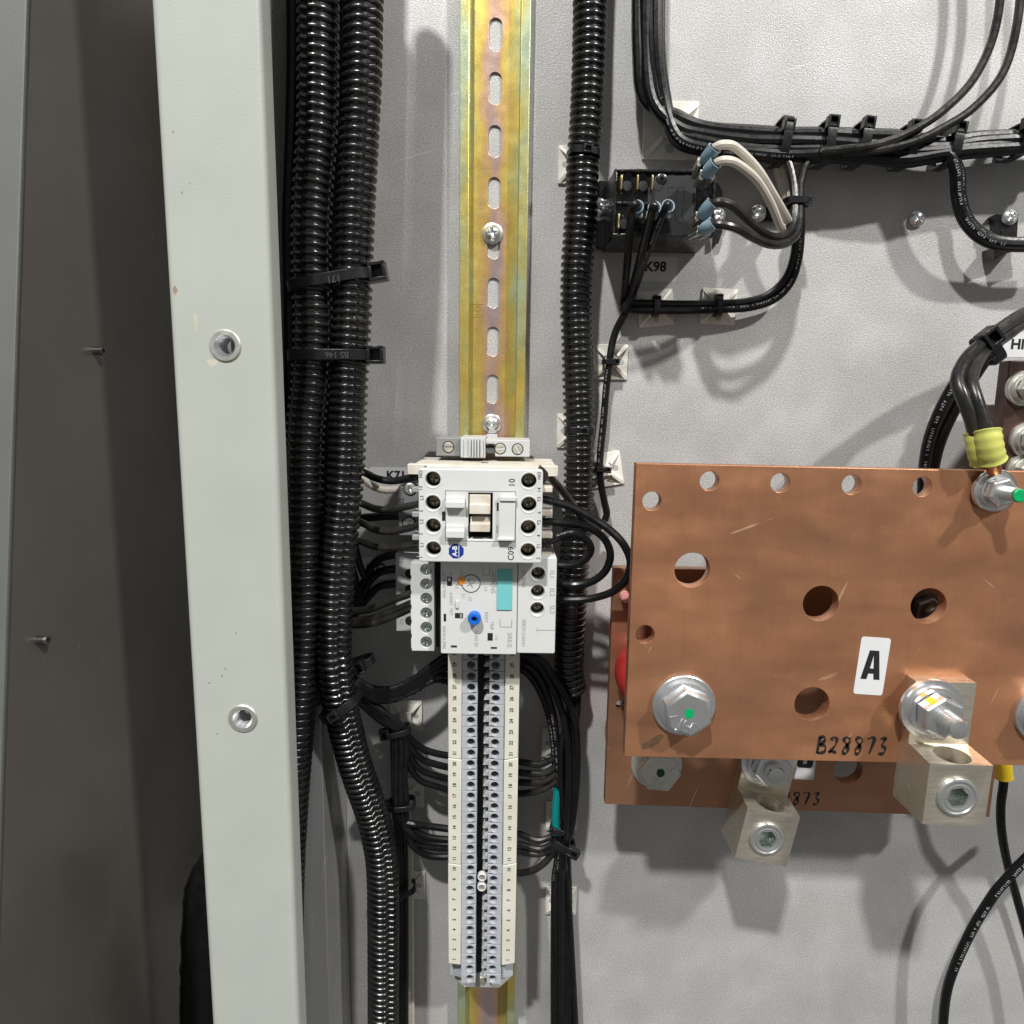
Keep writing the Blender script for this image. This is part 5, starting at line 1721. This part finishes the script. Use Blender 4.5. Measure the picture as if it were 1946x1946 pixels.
# red standoff insulators
def standoff(label, u, v, h0, h1, r):
    x, z = Q(u, v, (h0 + h1) / 2)
    t_ = thing('standoff_insulator', label, 'insulator', (x, z, h0), 'red standoff insulators')
    n = 10
    prof = [(0, h0), (r * 0.72, h0)]
    for k in range(n + 1):
        q = k / n
        prof.append((r * (0.74 + 0.26 * math.sin(PI * q) ** 0.8), h0 + 0.4 + (h1 - h0 - 0.8) * q))
    prof += [(r * 0.72, h1), (0, h1)]
    MB().lathe(x, z, prof, 40).build('barrel', 'red_insulator', t_)
    MB().lathe(x, z, [(r * 0.4, h1 - 0.02), (r * 0.4, h1 + 0.05), (0, h1 + 0.05)], 24).build('insert', 'brass', t_)


standoff('red insulator between rear and front copper bars, bulging past the front bar edge', 1222, 1285, BH, AH - TA, 13.5)
standoff('red insulator behind the rear bar, upper one showing beside its edge', 1205, 1205, 0, BH - TA, 14.0)
standoff('red insulator behind the rear bar, lower one showing beside its edge', 1199, 1395, 0, BH - TA, 14.5)
x, z = Q(1190, 1136, BH + 4)
t_ = thing('pink_cap', 'small pink cap on a stud at the edge of the rear bar', 'cap', (x, z, BH))
MB().lathe(x, z, [(2.5, BH), (2.5, BH + 5), (1.9, BH + 5.3), (0, BH + 5.3)], 24).build('cap', 'pink_cap', t_)
MB().lathe(x, z, [(2.6, BH), (2.6, BH + 1), (2.2, BH + 1)], 24).build('collar', 'shell_cream', t_)


# ------------------------------------------------------------------ bolts, nuts, lugs
def hexbolt(label, u, v, h, rw, rh, hh, dot, letters, rot, mat='zinc'):
    x, z = Q(u, v, h + 3)
    t_ = thing('hex_bolt', label, 'bolt', (x, z, h), 'hex bolts through the copper bars')
    MB().lathe(x, z, [(0, h + 0.02), (rw, h + 0.02), (rw, h + 2.0), (rw - 0.4, h + 2.3), (0, h + 2.3)], 48).build('washer', mat, t_)
    MB().lathe(x, z, [(rw * 0.84, h + 2.3), (rw * 0.84, h + 4.0), (rw * 0.8, h + 4.3), (0, h + 4.3)], 48).build('spring_washer', mat, t_)
    h0 = h + 4.3
    m = MB().lathe(x, z, [(rh, h0), (rh, h0 + hh - 0.9), (rh * 0.87, h0 + hh), (0, h0 + hh)], 6, rot)
    hd = m.build('head', mat, t_, bevel=0.25)
    for k in range(3):
        an = rot + PI / 6 + k * 2 * PI / 3
        c, s = math.cos(an), math.sin(an)
        MB().prism([(x + q * c - w_ * s, z + q * s + w_ * c) for q, w_ in ((rh * 0.45, 0.22), (rh * 0.45, -0.22), (rh * 0.78, -0.22), (rh * 0.78, 0.22))], h0 + hh - 0.1, h0 + hh + 0.22).build('grade_mark', mat, hd)
    text(letters, x - rh * 0.12, z - rh * 0.5, h0 + hh, rh * 0.62, mat, hd, -22, 0.09, 'head_letters', ext=0.35)
    if dot:
        pts = [(x + (2.1 + 0.3 * math.sin(3.1 * k)) * math.cos(2 * PI * k / 16), z + 0.6 + (2.4 + 0.3 * math.cos(2.3 * k)) * math.sin(2 * PI * k / 16)) for k in range(16)]
        MB().prism(pts, h0 + hh - 0.05, h0 + hh + 0.1).build('paint_dot', dot, hd)
    return t_


hexbolt('zinc hex bolt with bright green dot on the front copper bar', 1301, 1343, AH, 14.2, 11.1, 7.2, 'green_paint', 'JH', 0.663)
hexbolt('dull hex bolt with dark green blot on the rear copper bar', 1249, 1455, BH, 13.4, 11.0, 7.2, 'green_dark', 'JH', -0.09, 'zinc_dull')
hexbolt('zinc hex bolt on the front copper bar right of the lug', 1992, 1360, AH, 13.8, 11.0, 7.2, None, 'JH', 0.1)


def studnut(parent_label, u, v, h, rw, rn, hn, rs, hs, tip=None, dab=None, mat='zinc', grp='nuts and studs on the copper bars', washers=2, rot=0.3, tilt=None):
    x, z = Q(u, v, h + 2)
    t_ = thing('stud_and_nut', parent_label, 'nut', (x, z, h), grp)
    hb = h
    for k in range(washers):
        rr_ = rw * (1 if k == 0 else 0.80)
        MB().lathe(x, z, [(0, hb + 0.02), (rr_, hb + 0.02), (rr_, hb + 1.7), (rr_ - 0.25, hb + 2.1), (rr_ * 0.8, hb + 2.1), (rr_ * 0.78, hb + 1.5), (0, hb + 1.5)], 44).build('washer', mat, t_)
        hb += 2.0
    m = MB().lathe(x, z, [(rn * 0.9, hb), (rn, hb + 0.5), (rn, hb + hn - 0.8), (rn * 0.87, hb + hn), (rs, hb + hn)], 6, rot)
    m.build('nut', mat, t_, bevel=0.25)
    if dab:
        c, s = math.cos(rot + PI / 2), math.sin(rot + PI / 2)
        ap = rn * 0.87 + 0.05
        an = rot + PI / 6 + PI / 3
        c, s = math.cos(an), math.sin(an)
        vs = [(x + ap * c - q * s, z + ap * s + q * c, hh_) for q, hh_ in ((-1.6, hb + 1), (1.2, hb + 1), (1.2, hb + hn - 0.9), (-1.6, hb + hn - 0.9))]
        MB().add(vs, [(0, 1, 2, 3)]).build('paint_dab', dab, t_)
    prof = [(rs, hb)]
    n = int(hs / 1.5)
    for k in range(n):
        prof += [(rs, hb + k * 1.5 + 0.3), (rs * 0.80, hb + k * 1.5 + 0.8), (rs * 0.80, hb + k * 1.5 + 0.95), (rs, hb + k * 1.5 + 1.4)]
    top = hb + n * 1.5
    prof += [(rs * 0.9, top + 0.9), (rs * 0.78, top + 1.1), (0, top + 1.1)]
    MB().lathe(x, z, prof, 28).build('threaded_stud', mat, t_, ang=30)
    if tip:
        MB().lathe(x, z, [(rs * 0.93, top + 0.2), (rs * 0.93, top + 1.3), (rs * 0.8, top + 1.6), (0, top + 1.6)], 28).build('paint_tip', tip, t_)
    return t_


studnut('zinc nut and stud with green painted tip holding the yellow ring terminal', 1890, 933, AH + 1.4, 8.8, 6.4, 4.6, 3.0, 12.0, 'green_paint', rot=0.3)


def lug(label, u, v, h, rot, dirty=False):
    """mechanical lug: pad with hole and a block with wire bore and socket screw; (u,v) = pad centre"""
    c = Q3(u, v, h)
    t_ = thing('cable_lug', label, 'lug', tuple(c), 'tin-plated cable lugs', rot)
    o = c
    W2 = 13.4

    def B(m, name, mat, **k):
        mb = MB()
        mb.v = [Vector(p) + o for p in m.v]
        mb.f = m.f
        return mb.build(name, mat, t_, **k)
    ref = Q(1772, 1352, AH)[1]
    zt, zm = Q(1772, 1296, AH + 7)[1] - ref, Q(1765, 1413, AH + 7)[1] - ref
    zf, zb = Q(1815, 1453, AH + 24)[1] - ref, Q(1810, 1568, AH + 24)[1] - ref
    zbb = Q(1690, 1512, AH)[1] - ref
    B(MB().prof_x([(zt, 0.05), (zt, 7.0), (zm, 7.0), (zf, 24.0), (zb, 24.0), (zbb, 0.05)], -W2, W2), 'body', 'tin_lug', bevel=0.45)
    body_ = t_.children[0]
    # wire bore seen on the top shoulder
    m = MB()
    n = 36
    d = Vector((0, zf - zm, 17.0)).normalized()
    nv = Vector((0, 17.0, -(zf - zm))).normalized()
    cc = Vector((0.6, zm, 7.0)) + d * 9.3 + nv * 0.06
    c1 = MB().tube([o + cc + nv * 6, o + cc - nv * 17], 7.3, 40)
    zc = (zf + zb) / 2 - 0.8
    c2 = MB().lathe(o.x, o.y + zc, [(0, o.z + 15), (8.9, o.z + 15), (8.9, o.z + 30), (0, o.z + 30)], 44)
    save = t_.rotation_euler.copy()
    t_.rotation_euler = (0, 0, 0)
    cut(body_, [c1, c2])
    t_.rotation_euler = save
    # socket set screw
    H = 24.0
    m = MB().lathe(0, zc, [(8.75, H - 8), (8.75, H + 0.2), (8.4, H + 1.0), (7.4, H + 1.2), (7.0, H + 0.6), (6.2, H + 0.5), (5.6, H + 0.8), (5.0, H + 0.6)], 44)
    B(m, 'set_screw', 'zinc', ang=45)
    hx = 4.4
    m = MB()
    vs = [(4.78 * math.cos(2 * PI * k / 6 + 0.2), zc + 4.78 * math.sin(2 * PI * k / 6 + 0.2), H + 0.2) for k in range(6)]
    vs += [(4.4 * math.cos(2 * PI * k / 6 + 0.2), zc + 4.4 * math.sin(2 * PI * k / 6 + 0.2), H - 4.5) for k in range(6)]
    m.add(vs, [(k, 6 + k, 6 + (k + 1) % 6, (k + 1) % 6) for k in range(6)] + [(6, 7, 8, 9, 10, 11)])
    B(m, 'hex_socket', 'screw_green', smooth=False)
    ci = [(o.x + 5.6 * math.cos(2 * PI * k / 40), o.y + zc + 5.6 * math.sin(2 * PI * k / 40)) for k in range(40)]
    hx_ = [(o.x + 4.75 * math.cos(2 * PI * k / 6 + 0.2), o.y + zc + 4.75 * math.sin(2 * PI * k / 6 + 0.2)) for k in range(6)]
    plate('socket_face', ci, [hx_], o.z + H - 0.4, o.z + H + 0.6, 'zinc', t_, 0.05)
    return t_


# open the block faces under the bores by real recesses is not needed: sockets sit in the screw itself
lugA = lug('tin-plated cable lug bolted on the front copper bar beside sticker A', 1772, 1352, AH, math.radians(-1.0))
studnut('zinc nut and long stud with yellow paint dab on the front lug', 1772, 1349, AH + 7.0, 13.9, 9.4, 7.6, 4.4, 17.5, None, 'yellow_paint', rot=0.62)
lugB = lug('tin-plated cable lug hanging askew on the rear copper bar', 1451, 1452, BH, math.radians(-10))
studnut('darker nut and stud on the askew rear lug', 1458, 1449, BH + 7.0, 13.4, 9.4, 7.4, 4.4, 11.0, None, None, 'zinc', rot=0.2)
studnut('stud seen through the large hole of the front bar', 1757, 1158, BH, 10, 7.5, 6, 3.6, 9, None, None, 'screw_dark', washers=1, rot=0.4)

# ------------------------------------------------------------------ yellow crimped ring terminal and its cables
t_ = thing('ring_terminal', 'yellow-green insulated double ring terminal under the green-tipped nut', 'connector', tuple(Q3(1890, 930, AH)))
for (du, dh, hh) in ((0, 0, 92), (-22, 3, 88)):
    C = [Q3(1886 + du * 0.9, 876 + dh, hh), Q3(1882 + du, 858 + dh, hh + 1), Q3(1878 + du, 836 + dh, hh + 1), Q3(1875 + du, 818 + dh, hh)]
    C = spline(C, 5)
    n = len(C)
    rr_ = [((5.4 if du == 0 else 4.4) * (0.97 + 0.035 * math.sin(i * 1.9)) + (0.25 if i in (1, n - 2) else 0)) for i in range(n)]
    MB().tube(C, rr_, 22).build('insulation', 'yellow_crimp', t_, ang=50)
x, z = Q(1890, 932, AH)
tg = MB().lathe(x, z, [(3.2, AH + 0.05), (9.2, AH + 0.05), (9.2, AH + 1.3), (3.2, AH + 1.3)], 36)
p0, p1 = Q3(1878, 905, AH + 1), Q3(1899, 905, AH + 1)
p2, p3 = Q3(1895, 872, AH + 5), Q3(1876, 872, AH + 5)
dd = Vector((0, 0, -1.1))
tg.add([p0, p1, p2, p3, p0 + dd, p1 + dd, p2 + dd, p3 + dd], [(0, 1, 2, 3), (7, 6, 5, 4), (0, 4, 5, 1), (1, 5, 6, 2), (2, 6, 7, 3), (3, 7, 4, 0)])
tg.build('tongue', 'tin_terminal', t_, bevel=0.2)
MB().tube([Q3(1889, 896, AH + 4), Q3(1887, 880, AH + 6)], 2.8, 14).build('copper_strands', 'copper_core', t_)
BG = 'thick black cables to the ring terminal'
wire('thick dusty cable from the ring terminal, left of the pair, up through the tie', [(1856, 840, 89), (1847, 800, 90), (1830, 755, 88), (1820, 722, 84), (1834, 686, 78), (1862, 657, 70), (1905, 622, 60), (1960, 590, 52), (2040, 570, 46)], 2.9, 'wire_dusty', BG, 'cable', 'cable', n=14)
wire('thick dusty cable from the ring terminal, right of the pair, up through the tie', [(1876, 840, 93), (1868, 800, 92), (1853, 755, 89), (1845, 722, 84), (1854, 692, 78), (1876, 664, 68), (1912, 637, 58), (1960, 606, 50), (2040, 584, 44)], 2.9, 'wire_dusty', BG, 'cable', 'cable', n=14)
BG2 = 'thick black cables passing behind the front bar'
wire('thick black cable passing behind the front copper bar, left one', [(2040, 566, 36), (1960, 592, 42), (1900, 628, 50), (1855, 680, 52), (1815, 730, 50), (1785, 785, 46), (1765, 840, 40), (1756, 900, 34), (1754, 960, 30)], 2.9, 'wire_black', BG2, 'cable', 'cable', n=14)
wire('thick black cable passing behind the front copper bar, right one', [(2040, 578, 34), (1960, 602, 40), (1905, 640, 46), (1866, 692, 48), (1832, 745, 46), (1802, 800, 42), (1782, 850, 38), (1772, 900, 34), (1770, 960, 30)], 2.9, 'wire_black', BG2, 'cable', 'cable', n=14)
tie('square-headed black tie on the thick cables', 1877, 663, 64, -50, 6.6, 5.4, 4.6, (-5.6, 6.2), hs=(8.0, 7.4, 7.0))

# ------------------------------------------------------------------ bus end at the right edge
t_ = thing('bus_end', 'dark brown tarnished bus end with bolts at the right behind the front bar', 'busbar', tuple(Q3(1930, 890, 10)))
a = R_(1906, 686, 2070, 905, 34)
MB().box(*a, 26, 34).build('bar', 'brown_bus', t_, bevel=0.6)
a = R_(1900, 770, 2070, 905, 20)
MB().box(*a, 0.1, 25.9).build('support', 'brown_bus', t_, bevel=0.6)
studnut('silver nut on the dark bus end, higher one', 1948, 738, 34.1, 8.6, 6.0, 4.6, 3.0, 6, None, None, 'zinc_dull', 'nuts on the dark bus end', rot=0.1)
studnut('silver nut on the dark bus end, middle one', 1954, 836, 34.1, 8.6, 6.0, 4.6, 3.0, 6, None, None, 'zinc_dull', 'nuts on the dark bus end', rot=0.5)
studnut('silver nut on the dark bus end, just above the front bar edge', 1944, 893, 34.1, 7.6, 5.6, 4.6, 3.0, 6, None, None, 'zinc_dull', 'nuts on the dark bus end', rot=0.8)

# ------------------------------------------------------------------ bottom right
crimp('yellow boot on a black wire below the front bar', [(1903, 1440, 30), (1905, 1455, 30), (1907, 1477, 30)], 4.6, None, 'yellow_boot', name='wire_boot')
wire('black wire hanging from the yellow boot', [(1907, 1468, 30), (1907, 1490, 30), (1902, 1530, 28), (1903, 1575, 26), (1911, 1625, 22), (1922, 1670, 20), (1934, 1712, 18), (1970, 1850, 16), (1990, 1990, 16)], 2.3, 'wire_black', 'wires below the front bar')
wire('black wire with white print crossing the hanging wire', [(2040, 1560, 34), (1980, 1605, 33), (1946, 1636, 32), (1912, 1672, 30), (1884, 1706, 28), (1840, 1780, 24), (1800, 1880, 18), (1790, 1990, 16)], 2.7, 'wire_black', 'wires below the front bar')

# black torn sleeve behind the post
pts = [Q3(414, 1625, 30), Q3(402, 1670, 28), Q3(394, 1740, 26), Q3(390, 1850, 24), Q3(388, 1990, 24)]
C = spline(pts, 8)
rr = random.Random(8)
o = MB().tube(C, [7.5 + 6 * min(1, i / 10) + rr.uniform(-0.5, 0.5) for i in range(len(C))], 16).build('cable_sleeve', 'wire_black', None)
prop(o, 'black woven sleeve peeping out behind the foot of the painted post', 'sleeve')

# factory print on the wires whose print catches the light
for frag, s0, s1, sz, sd in (('black wire with white print crossing', 0.2, 0.66, 1.5, 0.3), ('smallest black loop', 0.08, 0.42, 0.9, -0.7), ('single black wire running down', 0.3, 0.72, 0.9, 0.5),
                             ('black wire sweeping from the loom tie down to the two white mounts, outer', 0.15, 0.7, 0.9, 0.4), ('black wire of the upper sweep', 0.45, 0.95, 0.9, 0.5),
                             ('black wire drooping', 0.25, 0.7, 1.3, 0.3), ('black wire hanging from the relay crimp nearest its schematic', 0.15, 0.6, 0.9, 0.2),
                             ('thick black cable passing behind the front copper bar, left', 0.35, 0.9, 1.3, 0.5), ('black wire arching from the top terminals', 0.15, 0.55, 0.9, 0.4),
                             ('black wire running the full length', 0.3, 0.55, 1.0, 0.5)):
    hits = [o for o in list(bpy.data.objects) if o.parent is None and str(o.get('label', '')).startswith(frag)]
    for k, o in enumerate(hits[-2:] if len(hits) > 2 else hits):
        pts_, r_w = PATHS[o.name]
        printing(o, pts_, r_w, s0, s1, 3 + k, sz, sd)

# chips and flecks on the painted post
material('chip', (0.30, 0.22, 0.15), 0.6)
material('fleck', (0.20, 0.20, 0.18), 0.6)
material('smear', (0.50, 0.49, 0.40), 0.45)
for k, (u, v, ru, rv, mt) in enumerate(((333, 551, 4, 9, 'chip'), (329, 250, 1.6, 2.4, 'fleck'), (346, 366, 1.4, 2.4, 'fleck'), (361, 348, 1.2, 1.6, 'fleck'), (428, 1271, 1.2, 2, 'fleck'), (422, 1285, 1.4, 2, 'fleck'),
                                        (413, 1395, 1.2, 2, 'fleck'), (448, 1203, 1.2, 1.6, 'fleck'), (372, 612, 4, 17, 'smear'), (405, 690, 12, 8, 'smear'), (398, 1298, 1.6, 1.4, 'fleck'))):
    rr = random.Random(70 + k)
    ring = []
    for q in range(14):
        t = 2 * PI * q / 14
        e = 1 + rr.uniform(-0.35, 0.35)
        ring.append(Q(u + ru * e * math.cos(t), v + rv * e * math.sin(t), PH))
    MB().prism(ring, PH - 0.02, PH + 0.02 + 0.002 * k).build('paint_chip', mt, post, smooth=False)

flush_curves()
